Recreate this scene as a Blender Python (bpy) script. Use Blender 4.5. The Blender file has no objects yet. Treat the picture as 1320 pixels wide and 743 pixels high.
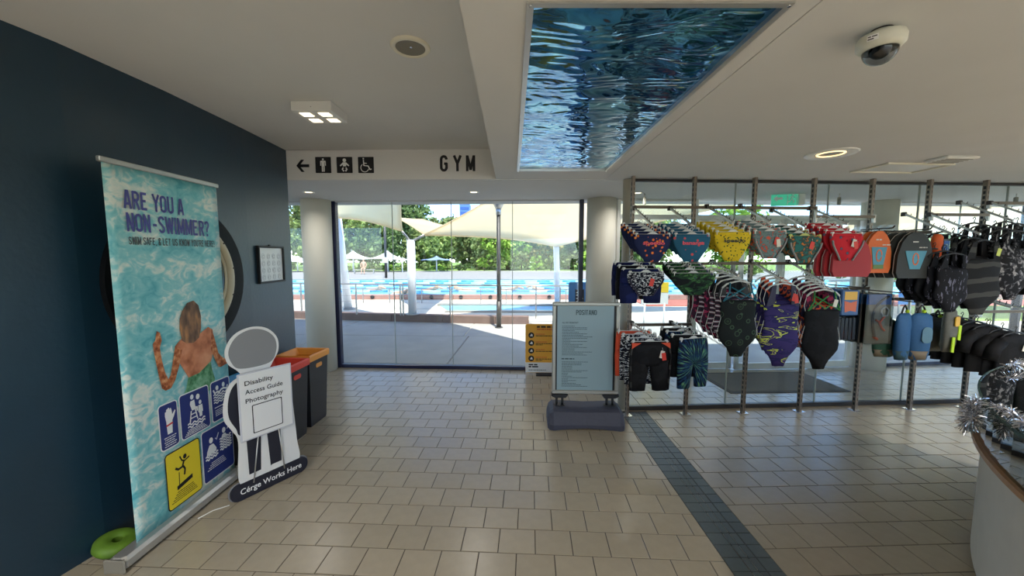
import bpy, bmesh, math, random
from mathutils import Vector, Matrix

# ------------------------------------------------------------------ camera, sky, sun, exposure
sc = bpy.context.scene
C = sc.collection
CH, FPX, PITCH = 1.63, 480.0, math.radians(4.94)      # eye height, focal length in px of the 1320 px frame, downward pitch
cam_d = bpy.data.cameras.new('camera')
cam_d.sensor_width = 36.0
cam_d.lens = FPX / 1320.0 * 36.0
cam_d.clip_start = 0.05
cam_d.clip_end = 1500
cam = bpy.data.objects.new('camera', cam_d)
cam.location = (0, 0, CH)
cam.rotation_euler = (math.pi / 2 - PITCH, 0, 0)
C.objects.link(cam)
sc.camera = cam

world = bpy.data.worlds.new('sky')
sc.world = world
world.use_nodes = True
wn = world.node_tree
wn.nodes.clear()
sky = wn.nodes.new('ShaderNodeTexSky')
sky.sky_type = 'NISHITA'
sky.sun_disc = False
sky.sun_elevation = math.radians(66)
sky.sun_rotation = math.radians(160)
sky.air_density = 1.0
sky.dust_density = 0.0
sky.ozone_density = 3.0
sky.altitude = 4000
bg = wn.nodes.new('ShaderNodeBackground')
bg.inputs['Strength'].default_value = 0.30
wo = wn.nodes.new('ShaderNodeOutputWorld')
wn.links.new(sky.outputs[0], bg.inputs[0])
wn.links.new(bg.outputs[0], wo.inputs[0])

sun_d = bpy.data.lights.new('sun', 'SUN')
sun_d.energy = 3.5
sun_d.angle = math.radians(0.6)
sun_d.color = (1.0, 0.95, 0.87)
sun = bpy.data.objects.new('sun', sun_d)
sun.rotation_euler = Vector((-0.14, 0.36, -0.92)).to_track_quat('-Z', 'Y').to_euler()
sun.location = (2, -6, 12)
C.objects.link(sun)

vs = sc.view_settings
vs.view_transform = 'Standard'
vs.look = 'None'
vs.gamma = 1.0
vs.use_curve_mapping = False
vs.exposure = 1.12
sc.cycles.use_denoising = True
sc.cycles.max_bounces = 10
sc.cycles.diffuse_bounces = 5
sc.cycles.glossy_bounces = 4
sc.cycles.transparent_max_bounces = 24
sc.cycles.sample_clamp_indirect = 6.0
sc.cycles.caustics_reflective = False
sc.cycles.caustics_refractive = False

LAMP = 1.3                     # one dial for the ceiling lamps, including the added unseen ones
PI = math.pi
random.seed(7)

# ------------------------------------------------------------------ measuring helpers (photo pixel -> point at a known distance)
_cp, _sp = math.cos(PITCH), math.sin(PITCH)
def ray(px, py):
    u, v = (px - 660) / FPX, (371.5 - py) / FPX
    return Vector((u, _cp + v * _sp, -_sp + v * _cp))
def at_y(px, py, Y):
    d = ray(px, py)
    t = Y / d.y
    return Vector((d.x * t, Y, CH + d.z * t))
def at_z(px, py, z=0.0):
    d = ray(px, py)
    t = (z - CH) / d.z
    return Vector((d.x * t, d.y * t, z))

# ------------------------------------------------------------------ materials
def lin(c):
    return tuple(((x / 255) / 12.92 if x / 255 <= 0.04045 else ((x / 255 + 0.055) / 1.055) ** 2.4) for x in c)
MATS = {}
def mat(name, rgb=(200, 200, 200), rough=0.5, metal=0.0, spec=None, emit=None, emit_s=0.0, alpha=1.0, trans=0.0, var=0.0, noise=0.0, nscale=30.0, bump=0.0, bscale=60.0, coat=0.0):
    if name in MATS:
        return MATS[name]
    m = bpy.data.materials.new(name)
    m.use_nodes = True
    nt = m.node_tree
    b = nt.nodes['Principled BSDF']
    col = lin(rgb) + (1,)
    b.inputs['Base Color'].default_value = col
    b.inputs['Roughness'].default_value = rough
    b.inputs['Metallic'].default_value = metal
    if spec is not None:
        b.inputs['Specular IOR Level'].default_value = spec
    if emit:
        b.inputs['Emission Color'].default_value = lin(emit) + (1,)
        b.inputs['Emission Strength'].default_value = emit_s
    b.inputs['Alpha'].default_value = alpha
    b.inputs['Transmission Weight'].default_value = trans
    b.inputs['Coat Weight'].default_value = coat
    src = None
    if noise > 0 or var > 0:
        hsv = nt.nodes.new('ShaderNodeHueSaturation')
        hsv.inputs['Color'].default_value = col
        val = None
        if noise > 0:
            tc = nt.nodes.new('ShaderNodeTexCoord')
            n = nt.nodes.new('ShaderNodeTexNoise')
            n.inputs['Scale'].default_value = nscale
            n.inputs['Detail'].default_value = 4
            nt.links.new(tc.outputs['Object'], n.inputs['Vector'])
            mr = nt.nodes.new('ShaderNodeMapRange')
            mr.inputs['From Min'].default_value = 0.25
            mr.inputs['From Max'].default_value = 0.75
            mr.inputs['To Min'].default_value = 1 - noise
            mr.inputs['To Max'].default_value = 1 + noise
            nt.links.new(n.outputs['Fac'], mr.inputs['Value'])
            val = mr.outputs[0]
        if var > 0:
            oi = nt.nodes.new('ShaderNodeObjectInfo')
            mr2 = nt.nodes.new('ShaderNodeMapRange')
            mr2.inputs['To Min'].default_value = 1 - var
            mr2.inputs['To Max'].default_value = 1 + var
            nt.links.new(oi.outputs['Random'], mr2.inputs['Value'])
            if val is None:
                val = mr2.outputs[0]
            else:
                mu = nt.nodes.new('ShaderNodeMath')
                mu.operation = 'MULTIPLY'
                nt.links.new(val, mu.inputs[0])
                nt.links.new(mr2.outputs[0], mu.inputs[1])
                val = mu.outputs[0]
        nt.links.new(val, hsv.inputs['Value'])
        nt.links.new(hsv.outputs[0], b.inputs['Base Color'])
    if bump > 0:
        tc = nt.nodes.new('ShaderNodeTexCoord')
        n = nt.nodes.new('ShaderNodeTexNoise')
        n.inputs['Scale'].default_value = bscale
        n.inputs['Detail'].default_value = 3
        bp = nt.nodes.new('ShaderNodeBump')
        bp.inputs['Strength'].default_value = bump
        bp.inputs['Distance'].default_value = 0.01
        nt.links.new(tc.outputs['Object'], n.inputs['Vector'])
        nt.links.new(n.outputs['Fac'], bp.inputs['Height'])
        nt.links.new(bp.outputs[0], b.inputs['Normal'])
    MATS[name] = m
    return m

def glass_mat(name, tint=(255, 255, 255), refl=1.0, rough=0.0):
    """thin sheet: clear see-through plus fresnel reflection"""
    m = bpy.data.materials.new(name)
    m.use_nodes = True
    nt = m.node_tree
    nt.nodes.clear()
    o = nt.nodes.new('ShaderNodeOutputMaterial')
    t = nt.nodes.new('ShaderNodeBsdfTransparent')
    t.inputs[0].default_value = lin(tint) + (1,)
    g = nt.nodes.new('ShaderNodeBsdfGlossy')
    g.inputs['Roughness'].default_value = rough
    fr = nt.nodes.new('ShaderNodeLayerWeight')
    fr.inputs['Blend'].default_value = 0.5
    pw = nt.nodes.new('ShaderNodeMath')
    pw.operation = 'POWER'
    pw.inputs[1].default_value = 4.0
    nt.links.new(fr.outputs['Facing'], pw.inputs[0])
    mu = nt.nodes.new('ShaderNodeMath')
    mu.operation = 'MULTIPLY_ADD'
    mu.inputs[1].default_value = 0.7 * refl
    mu.inputs[2].default_value = 0.035 * refl
    nt.links.new(pw.outputs[0], mu.inputs[0])
    mx = nt.nodes.new('ShaderNodeMixShader')
    nt.links.new(mu.outputs[0], mx.inputs[0])
    nt.links.new(t.outputs[0], mx.inputs[1])
    nt.links.new(g.outputs[0], mx.inputs[2])
    nt.links.new(mx.outputs[0], o.inputs[0])
    MATS[name] = m
    return m

def ramp_mat(name, kind, cols, scale=10.0, stops=None, rough=0.75, detail=3.0, distort=0.0, stretch=(1, 1, 1), shift=(0, 0, 0), const=True, bump=0.0, spec=0.2, transl=0.0):
    """procedural print: kind in noise / voronoi / cells / wave / burst / brick"""
    m = bpy.data.materials.new(name)
    m.use_nodes = True
    nt = m.node_tree
    b = nt.nodes['Principled BSDF']
    b.inputs['Roughness'].default_value = rough
    b.inputs['Specular IOR Level'].default_value = spec
    tc = nt.nodes.new('ShaderNodeTexCoord')
    mp = nt.nodes.new('ShaderNodeMapping')
    mp.inputs['Scale'].default_value = stretch
    mp.inputs['Location'].default_value = shift
    nt.links.new(tc.outputs['Object'], mp.inputs['Vector'])
    vec = mp.outputs[0]
    if kind == 'noise':
        n = nt.nodes.new('ShaderNodeTexNoise')
        n.inputs['Scale'].default_value = scale
        n.inputs['Detail'].default_value = detail
        n.inputs['Distortion'].default_value = distort
        nt.links.new(vec, n.inputs['Vector'])
        fac = n.outputs['Fac']
    elif kind in ('voronoi', 'cells'):
        n = nt.nodes.new('ShaderNodeTexVoronoi')
        n.inputs['Scale'].default_value = scale
        nt.links.new(vec, n.inputs['Vector'])
        fac = n.outputs['Distance'] if kind == 'voronoi' else n.outputs['Color']
    elif kind == 'wave':
        n = nt.nodes.new('ShaderNodeTexWave')
        n.inputs['Scale'].default_value = scale
        n.inputs['Distortion'].default_value = distort
        n.inputs['Detail'].default_value = detail
        n.bands_direction = 'Z'
        nt.links.new(vec, n.inputs['Vector'])
        fac = n.outputs['Fac']
    elif kind == 'burst':
        sx = nt.nodes.new('ShaderNodeSeparateXYZ')
        nt.links.new(vec, sx.inputs[0])
        at = nt.nodes.new('ShaderNodeMath')
        at.operation = 'ARCTAN2'
        nt.links.new(sx.outputs['X'], at.inputs[0])
        nt.links.new(sx.outputs['Z'], at.inputs[1])
        ln = nt.nodes.new('ShaderNodeVectorMath')
        ln.operation = 'LENGTH'
        nt.links.new(vec, ln.inputs[0])
        cx = nt.nodes.new('ShaderNodeCombineXYZ')
        m1 = nt.nodes.new('ShaderNodeMath')
        m1.operation = 'MULTIPLY'
        m1.inputs[1].default_value = 9.0
        nt.links.new(at.outputs[0], m1.inputs[0])
        m2 = nt.nodes.new('ShaderNodeMath')
        m2.operation = 'MULTIPLY'
        m2.inputs[1].default_value = 7.0
        nt.links.new(ln.outputs['Value'], m2.inputs[0])
        nt.links.new(m1.outputs[0], cx.inputs['X'])
        nt.links.new(m2.outputs[0], cx.inputs['Y'])
        n = nt.nodes.new('ShaderNodeTexNoise')
        n.inputs['Scale'].default_value = scale
        n.inputs['Detail'].default_value = 2
        nt.links.new(cx.outputs[0], n.inputs['Vector'])
        fac = n.outputs['Fac']
    r = nt.nodes.new('ShaderNodeValToRGB')
    e = r.color_ramp.elements
    if stops is None:
        stops = [i / max(1, len(cols)) for i in range(len(cols))]
    while len(e) < len(cols):
        e.new(0.5)
    for i, (c, s) in enumerate(zip(cols, stops)):
        e[i].position = s
        e[i].color = lin(c) + (1,)
    r.color_ramp.interpolation = 'CONSTANT' if const else 'LINEAR'
    nt.links.new(fac, r.inputs[0])
    nt.links.new(r.outputs[0], b.inputs['Base Color'])
    if bump > 0:
        bp = nt.nodes.new('ShaderNodeBump')
        bp.inputs['Strength'].default_value = bump
        bp.inputs['Distance'].default_value = 0.02
        nt.links.new(fac, bp.inputs['Height'])
        nt.links.new(bp.outputs[0], b.inputs['Normal'])
    if transl > 0:
        o = nt.nodes['Material Output']
        tr = nt.nodes.new('ShaderNodeBsdfTranslucent')
        nt.links.new(r.outputs[0], tr.inputs[0])
        mx = nt.nodes.new('ShaderNodeMixShader')
        mx.inputs[0].default_value = transl
        nt.links.new(b.outputs[0], mx.inputs[1])
        nt.links.new(tr.outputs[0], mx.inputs[2])
        nt.links.new(mx.outputs[0], o.inputs[0])
    MATS[name] = m
    return m

# ------------------------------------------------------------------ mesh builder
class MB:
    def __init__(s):
        s.v, s.f, s.sm = [], [], []
    def _add(s, vs_, fs, smooth=False):
        o = len(s.v)
        s.v += [tuple(p) for p in vs_]
        for f in fs:
            s.f.append([i + o for i in f])
            s.sm.append(smooth)
        return s
    def box(s, x0, x1, y0, y1, z0, z1, M=None):
        p = [Vector(q) for q in ((x0, y0, z0), (x1, y0, z0), (x1, y1, z0), (x0, y1, z0), (x0, y0, z1), (x1, y0, z1), (x1, y1, z1), (x0, y1, z1))]
        if M:
            p = [M @ q for q in p]
        return s._add(p, [(3, 2, 1, 0), (4, 5, 6, 7), (0, 1, 5, 4), (1, 2, 6, 5), (2, 3, 7, 6), (3, 0, 4, 7)])
    def rbox(s, x0, x1, y0, y1, z0, z1, r=0.01, M=None):
        """box with chamfered edges (three stacked sections)"""
        r = min(r, (x1 - x0) / 2.01, (y1 - y0) / 2.01, (z1 - z0) / 2.01)
        secs = [(z0, r), (z0 + r, 0), (z1 - r, 0), (z1, r)]
        rings = []
        for z, i in secs:
            a = r * 0.999 + i
            rings.append([(x0 + a, y0 + i, z), (x1 - a, y0 + i, z), (x1 - i, y0 + a, z), (x1 - i, y1 - a, z), (x1 - a, y1 - i, z), (x0 + a, y1 - i, z), (x0 + i, y1 - a, z), (x0 + i, y0 + a, z)])
        return s.rings(rings, M=M)
    def rings(s, rings, cap=True, closed=True, smooth=False, M=None):
        n = len(rings[0])
        p = [Vector(q) for r_ in rings for q in r_]
        if M:
            p = [M @ q for q in p]
        fs = []
        for i in range(len(rings) - 1):
            for j in range(n if closed else n - 1):
                k = (j + 1) % n
                fs.append((i * n + j, i * n + k, (i + 1) * n + k, (i + 1) * n + j))
        o = len(s.v)
        s._add(p, fs, smooth)
        if cap:
            s.f.append([o + j for j in reversed(range(n))]); s.sm.append(False)
            s.f.append([o + (len(rings) - 1) * n + j for j in range(n)]); s.sm.append(False)
        return s
    def tube(s, pts, r, n=8, smooth=True, cap=True, M=None):
        pts = [Vector(p) for p in pts]
        rr = r if isinstance(r, (list, tuple)) else [r] * len(pts)
        rings = []
        prev = None
        for i, p in enumerate(pts):
            if i == 0:
                t = pts[1] - p
            elif i == len(pts) - 1:
                t = p - pts[i - 1]
            else:
                t = (pts[i + 1] - p).normalized() + (p - pts[i - 1]).normalized()
            if t.length < 1e-9:
                t = Vector((0, 0, 1))
            t.normalize()
            if prev is None:
                a = Vector((0, 0, 1)) if abs(t.z) < 0.9 else Vector((1, 0, 0))
                x = t.cross(a).normalized()
            else:
                x = prev - t * prev.dot(t)
                x = x.normalized() if x.length > 1e-6 else t.orthogonal().normalized()
            prev = x
            y = t.cross(x)
            rings.append([p + (x * math.cos(2 * PI * k / n) + y * math.sin(2 * PI * k / n)) * rr[i] for k in range(n)])
        return s.rings(rings, cap=cap, smooth=smooth, M=M)
    def cyl(s, c, r, z0, z1, n=24, r2=None, M=None, smooth=True):
        r2 = r if r2 is None else r2
        return s.rings([[(c[0] + q * math.cos(2 * PI * k / n), c[1] + q * math.sin(2 * PI * k / n), z) for k in range(n)] for q, z in ((r, z0), (r2, z1))], smooth=smooth, M=M)
    def lathe(s, prof, n=32, c=(0, 0), cap=False, M=None, smooth=True):
        return s.rings([[(c[0] + r * math.cos(2 * PI * k / n), c[1] + r * math.sin(2 * PI * k / n), z) for k in range(n)] for r, z in prof], cap=cap, smooth=smooth, M=M)
    def torus(s, R, r, n=48, k=10, M=None, sq=None):
        """ring in the XY plane; sq=(w,h) gives a square section"""
        rings = []
        for i in range(n):
            a = 2 * PI * i / n
            ca, sa = math.cos(a), math.sin(a)
            sec = [(R + r * math.cos(2 * PI * j / k), r * math.sin(2 * PI * j / k)) for j in range(k)] if sq is None else [(R - sq[0] / 2, -sq[1] / 2), (R + sq[0] / 2, -sq[1] / 2), (R + sq[0] / 2, sq[1] / 2), (R - sq[0] / 2, sq[1] / 2)]
            rings.append([(q * ca, q * sa, z) for q, z in sec])
        rings.append(rings[0])
        return s.rings(rings, cap=False, smooth=sq is None, M=M)
    def prism(s, out, y0, y1, M=None):
        """outline in XZ (x,z), extruded in y"""
        n = len(out)
        p = [Vector((x, y0, z)) for x, z in out] + [Vector((x, y1, z)) for x, z in out]
        if M:
            p = [M @ q for q in p]
        fs = [tuple(range(n)), tuple(reversed(range(n, 2 * n)))]
        fs += [(i, i + n, (i + 1) % n + n, (i + 1) % n) for i in range(n)]
        return s._add(p, fs)
    def slab(s, out, z0, z1):
        """outline in XY, extruded in z"""
        n = len(out)
        p = [Vector((x, y, z0)) for x, y in out] + [Vector((x, y, z1)) for x, y in out]
        fs = [tuple(reversed(range(n))), tuple(range(n, 2 * n))]
        fs += [(i, (i + 1) % n, (i + 1) % n + n, i + n) for i in range(n)]
        return s._add(p, fs)
    def quad(s, a, b, c, d):
        return s._add([a, b, c, d], [(0, 1, 2, 3)])
    def ball(s, c, r, n=14, m=8, sc_=(1, 1, 1), M=None):
        rings = []
        for i in range(m + 1):
            t = PI * i / m
            q = max(math.sin(t), 0.001)
            rings.append([(c[0] + r * sc_[0] * q * math.cos(2 * PI * k / n), c[1] + r * sc_[1] * q * math.sin(2 * PI * k / n), c[2] - r * sc_[2] * math.cos(t)) for k in range(n)])
        return s.rings(rings, cap=False, smooth=True, M=M)
    def loft(s, rows, n=18, pw=1.0, M=None, fold=0.0, seed=0):
        """rows (z, xc, halfwidth, halfdepth[, yc]); soft cloth sections"""
        rnd = random.Random(seed)
        ph = [rnd.uniform(0, 6.28) for _ in range(3)]
        rings = []
        for i, r_ in enumerate(rows):
            z, xc, hw, hd = r_[:4]
            yc = r_[4] if len(r_) > 4 else 0.0
            ring = []
            for k in range(n):
                a = 2 * PI * k / n
                w = fold * (math.sin(3 * a + ph[0] + z * 14) + math.sin(5 * a + ph[1] - z * 23))
                ca, sa = math.cos(a), math.sin(a)
                ring.append((xc + hw * ca, yc + (hd + w) * sa, z + 0.3 * fold * math.sin(4 * a + ph[2])))
            rings.append(ring)
        return s.rings(rings, cap=True, smooth=True, M=M)
    def mesh(s, name):
        me = bpy.data.meshes.new(name)
        me.from_pydata(s.v, [], s.f)
        me.polygons.foreach_set('use_smooth', s.sm)
        me.update()
        return me
    def build(s, name, m, parent=None, loc=None, rot=None):
        me = s.mesh(name)
        bm = bmesh.new()
        bm.from_mesh(me)
        bmesh.ops.recalc_face_normals(bm, faces=bm.faces)
        bm.to_mesh(me)
        bm.free()
        me.materials.append(MATS[m] if isinstance(m, str) else m)
        return link(name, me, parent, loc, rot)

def link(name, data, parent=None, loc=None, rot=None):
    o = bpy.data.objects.new(name, data)
    C.objects.link(o)
    if parent:
        o.parent = parent
    if loc is not None:
        o.location = loc
    if rot is not None:
        o.rotation_euler = rot
    return o
def tag(o, label=None, cat=None, group=None, kind=None):
    if label: o['label'] = label
    if cat: o['category'] = cat
    if group: o['group'] = group
    if kind: o['kind'] = kind
    return o
def thing(name, label, cat, loc=(0, 0, 0), rz=0.0, group=None):
    o = bpy.data.objects.new(name, None)
    o.empty_display_size = 0.1
    C.objects.link(o)
    o.location = loc
    o.rotation_euler = (0, 0, rz)
    return tag(o, label, cat, group)
def struct(name, loc=(0, 0, 0), rz=0.0):
    o = bpy.data.objects.new(name, None)
    C.objects.link(o)
    o.location = loc
    o.rotation_euler = (0, 0, rz)
    return tag(o, kind='structure')
def dup(o, parent=None, **kw):
    c = o.copy()
    C.objects.link(c)
    if parent:
        c.parent = parent
    for ch in o.children:
        dup(ch, c)
    return c
def text(name, body, cap, m, parent, x, y, z, align='LEFT', width=None, bold=0.0, rot=(PI / 2, 0, 0), ext=0.0006, label=None, space=1.0):
    """flat lettering standing in the parent's XZ plane, facing -y; cap = capital height, width = fitted width"""
    cu = bpy.data.curves.new(name, 'FONT')
    cu.body = body
    cu.size = 1.0
    cu.extrude = 0.0
    cu.offset = bold
    cu.space_character = space
    cu.resolution_u = 3
    tmp = bpy.data.objects.new(name + '_tmp', cu)
    C.objects.link(tmp)
    dg = bpy.context.evaluated_depsgraph_get()
    me = bpy.data.meshes.new_from_object(tmp.evaluated_get(dg))
    bpy.data.objects.remove(tmp)
    bpy.data.curves.remove(cu)
    xs = [v.co.x for v in me.vertices]
    x0, x1 = min(xs), max(xs)
    sy = cap / 0.69
    sx = sy if width is None else width / max(1e-6, x1 - x0)
    off = {'LEFT': -x0, 'CENTER': -(x0 + x1) / 2, 'RIGHT': -x1}[align]
    for v in me.vertices:
        v.co = Vector(((v.co.x + off) * sx, v.co.y * sy, ext))
    me.materials.clear()
    me.materials.append(MATS[m] if isinstance(m, str) else m)
    o = link(name, me, parent, (x, y, z), rot)
    if label:
        o['label'] = label
    return o
def bars(name, m, parent, lines, y):
    """unreadable small print: thin flat bars (x0, x1, z, height)"""
    b = MB()
    for x0, x1, z, h in lines:
        rnd = random.Random(int((x0 + z) * 9999))
        x = x0
        while x < x1 - 0.001:
            w = min(x1 - x, h * rnd.uniform(1.5, 5.0))
            b.quad((x, y, z), (x + w, y, z), (x + w, y, z + h), (x, y, z + h))
            x += w + h * 0.55
    return b.build(name, m, parent)
ORD = ('first', 'second', 'third', 'fourth', 'fifth', 'sixth', 'seventh', 'eighth', 'ninth', 'tenth', 'eleventh', 'twelfth', 'thirteenth', 'fourteenth', 'fifteenth', 'sixteenth', 'seventeenth', 'eighteenth', 'nineteenth', 'twentieth', 'twenty-first', 'twenty-second')
def rrect(x0, x1, z0, z1, r, n=5):
    out = []
    for cx, cz, a0 in ((x1 - r, z1 - r, 0), (x0 + r, z1 - r, 90), (x0 + r, z0 + r, 180), (x1 - r, z0 + r, 270)):
        for i in range(n + 1):
            a = math.radians(a0 + 90 * i / n)
            out.append((cx + r * math.cos(a), cz + r * math.sin(a)))
    return out
def ell(cx, cz, rx, rz, n=20, a0=0, a1=360):
    return [(cx + rx * math.cos(math.radians(a0 + (a1 - a0) * i / n)), cz + rz * math.sin(math.radians(a0 + (a1 - a0) * i / n))) for i in range(n + (0 if a1 - a0 == 360 else 1))]
def thick(pts, w):
    """closed outline around an open polyline in XZ"""
    L, R_ = [], []
    for i, p in enumerate(pts):
        a = pts[max(0, i - 1)]
        b = pts[min(len(pts) - 1, i + 1)]
        dx, dz = b[0] - a[0], b[1] - a[1]
        l = math.hypot(dx, dz) or 1
        nx, nz = -dz / l * w / 2, dx / l * w / 2
        L.append((p[0] + nx, p[1] + nz))
        R_.append((p[0] - nx, p[1] - nz))
    return L + R_[::-1]

def _arc(cx, cz, rx, rz, a0, a1, n=8): return [(cx + rx * math.cos(math.radians(a0 + (a1 - a0) * i / n)), cz + rz * math.sin(math.radians(a0 + (a1 - a0) * i / n))) for i in range(n + 1)]
_O = [(0.08, 0.25)] + _arc(0.24, 0.76, 0.16, 0.16, 180, 90, 4) + _arc(0.24, 0.76, 0.16, 0.16, 90, 0, 4)[1:] + _arc(0.24, 0.24, 0.16, 0.16, 0, -180, 8)
GLY = {   # condensed bold capitals as strokes in a 0.48 x 1 cell
 'A': [[(0.06, 0), (0.20, 0.92), (0.28, 0.92), (0.42, 0)], [(0.12, 0.27), (0.36, 0.27)]], 'R': [[(0.08, 0), (0.08, 0.92), (0.26, 0.92)] + _arc(0.26, 0.71, 0.14, 0.21, 90, -90, 6) + [(0.10, 0.50)], [(0.24, 0.48), (0.42, 0)]],
 'E': [[(0.40, 0.92), (0.08, 0.92), (0.08, 0.08), (0.40, 0.08)], [(0.08, 0.52), (0.34, 0.52)]], 'Y': [[(0.04, 1.0), (0.24, 0.48), (0.44, 1.0)], [(0.24, 0.52), (0.24, 0)]], 'O': [_O],
 'U': [[(0.08, 1.0), (0.08, 0.24)] + _arc(0.24, 0.24, 0.16, 0.16, 180, 360, 8) + [(0.40, 1.0)]], 'N': [[(0.08, 0), (0.08, 1.0)], [(0.09, 0.95), (0.39, 0.05)], [(0.40, 0), (0.40, 1.0)]], '-': [[(0.10, 0.44), (0.36, 0.44)]],
 'S': [_arc(0.24, 0.74, 0.16, 0.18, 10, 200, 8) + [(0.12, 0.62), (0.36, 0.38)] + _arc(0.24, 0.26, 0.16, 0.18, 20, -170, 8)], 'W': [[(0.04, 1.0), (0.17, 0.04), (0.30, 0.9), (0.43, 0.04), (0.56, 1.0)]], 'I': [[(0.10, 0), (0.10, 1.0)]],
 'M': [[(0.08, 0), (0.08, 1.0)], [(0.09, 0.96), (0.29, 0.12), (0.49, 0.96)], [(0.50, 0), (0.50, 1.0)]], '?': [_arc(0.22, 0.76, 0.15, 0.17, 180, -40, 8) + [(0.22, 0.44), (0.22, 0.28)], [(0.22, 0.0), (0.22, 0.15)]],
 'F': [[(0.40, 0.92), (0.08, 0.92), (0.08, 0)], [(0.08, 0.50), (0.34, 0.50)]], ',': [[(0.10, 0.12), (0.06, -0.10)]], '&': [[(0.42, 0.02), (0.12, 0.68)] + _arc(0.24, 0.80, 0.12, 0.14, 200, -30, 6) + [(0.10, 0.36)] + _arc(0.22, 0.22, 0.14, 0.16, 160, 330, 6) + [(0.42, 0.42)]],
 'L': [[(0.08, 1.0), (0.08, 0.08), (0.38, 0.08)]], 'T': [[(0.02, 0.92), (0.42, 0.92)], [(0.22, 0.92), (0.22, 0)]], 'K': [[(0.08, 0), (0.08, 1.0)], [(0.42, 1.0), (0.12, 0.48), (0.42, 0)]], "'": [[(0.08, 1.0), (0.07, 0.74)]], 'H': [[(0.08, 0), (0.08, 1.0)], [(0.40, 0), (0.40, 1.0)], [(0.08, 0.5), (0.40, 0.5)]],
 '!': [[(0.10, 1.0), (0.10, 0.3)], [(0.10, 0.0), (0.10, 0.15)]], 'G': [_arc(0.24, 0.74, 0.16, 0.20, 0, 180, 8) + [(0.08, 0.26)] + _arc(0.24, 0.26, 0.16, 0.20, 180, 360, 8)[1:] + [(0.40, 0.48), (0.25, 0.48)]], 'P': [[(0.08, 0), (0.08, 0.92), (0.26, 0.92)] + _arc(0.26, 0.70, 0.14, 0.22, 90, -90, 6) + [(0.10, 0.48)]], ' ': []}
ADV = {'W': 0.64, 'M': 0.62, 'I': 0.24, ',': 0.20, "'": 0.20, '!': 0.24, ' ': 0.26, '-': 0.46}
def caps(name, body, cap, m, parent, x, y, z, width=None, stroke=0.15, align='LEFT', split=False):
    """condensed capitals as flat print, facing -y"""
    L = sum(ADV.get(c, 0.52) for c in body); sx = cap if width is None else width / L
    x0 = x - (L * sx / 2 if align == 'CENTER' else 0)
    b = MB(); cx = 0.0; n = 0
    for c in body:
        for pl in GLY[c]:
            for k in range(len(pl) - 1):
                (ax, az), (bx, bz) = pl[k], pl[k + 1]
                l = math.hypot(bx - ax, bz - az) or 1; dx, dz = (bx - ax) / l * stroke * 0.28, (bz - az) / l * stroke * 0.28
                if k > 0: ax, az = ax - dx, az - dz
                if k < len(pl) - 2: bx, bz = bx + dx, bz + dz
                n += 1
                q = [Vector((x0 + (cx + u[0]) * sx, y - 0.0004 - 0.00002 * (n % 24), z + u[1] * cap)) for u in thick([(ax, az), (bx, bz)], stroke)]
                b.quad(*(q if (q[1] - q[0]).cross(q[2] - q[0]).y < 0 else q[::-1]))
        cx += ADV.get(c, 0.52)
        if split and b.f:
            raw(b, 'letter', m, parent); b = MB()
    return raw(b, name, m, parent) if b.f else None
def raw(b, name, m, parent):
    me = b.mesh(name); me.materials.append(MATS[m]); return link(name, me, parent)
def smooth_loop(pts, n=6):
    out = []
    N = len(pts)
    for i in range(N):
        p0, p1, p2, p3 = (pts[(i + k - 1) % N] for k in range(4))
        for j in range(n):
            t = j / n
            out.append(tuple(0.5 * (2 * p1[d] + (p2[d] - p0[d]) * t + (2 * p0[d] - 5 * p1[d] + 4 * p2[d] - p3[d]) * t * t + (3 * p1[d] - p0[d] - 3 * p2[d] + p3[d]) * t ** 3) for d in (0, 1)))
    return out

# ------------------------------------------------------------------ shared materials
mat('ceiling_paint', (216, 217, 216), 0.9, noise=0.02, nscale=3)
mat('bulkhead_paint', (216, 216, 214), 0.85)
mat('wall_teal', (22, 50, 66), 0.36, noise=0.08, nscale=5, bump=0.10, bscale=35, spec=0.5, coat=0.3)
MATS['wall_teal'].node_tree.nodes['Principled BSDF'].inputs['Coat Roughness'].default_value = 0.33
mat('wall_plain', (214, 210, 200), 0.85)
mat('tile', (160, 150, 131), 0.27, var=0.05, noise=0.05, nscale=18, spec=0.6)
mat('grout', (70, 62, 54), 0.9)
mat('slate_tile', (76, 84, 84), 0.42, var=0.08, noise=0.08, nscale=30)
mat('navy_frame', (24, 28, 60), 0.3, spec=0.5)
mat('dark_frame', (38, 36, 36), 0.4)
mat('seal', (150, 158, 150), 0.35)
mat('column_paint', (214, 210, 196), 0.6)
mat('post_paint', (190, 186, 170), 0.45)
mat('steel', (178, 170, 160), 0.32, metal=0.9)
mat('dark_steel', (64, 56, 52), 0.4, metal=0.6)
mat('chrome', (225, 225, 225), 0.18, metal=1.0)
mat('silver', (196, 196, 192), 0.35, metal=0.7)
mat('white_metal', (226, 226, 222), 0.4)
mat('white_plastic', (235, 235, 230), 0.35)
mat('black', (16, 16, 18), 0.5)
mat('black_gloss', (12, 12, 14), 0.15)
mat('print_black', (18, 18, 22), 0.6)
mat('print_white', (238, 238, 236), 0.6)
glass_mat('window_glass', (250, 253, 252), 0.9)
glass_mat('display_glass', (248, 252, 251), 0.8)
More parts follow.
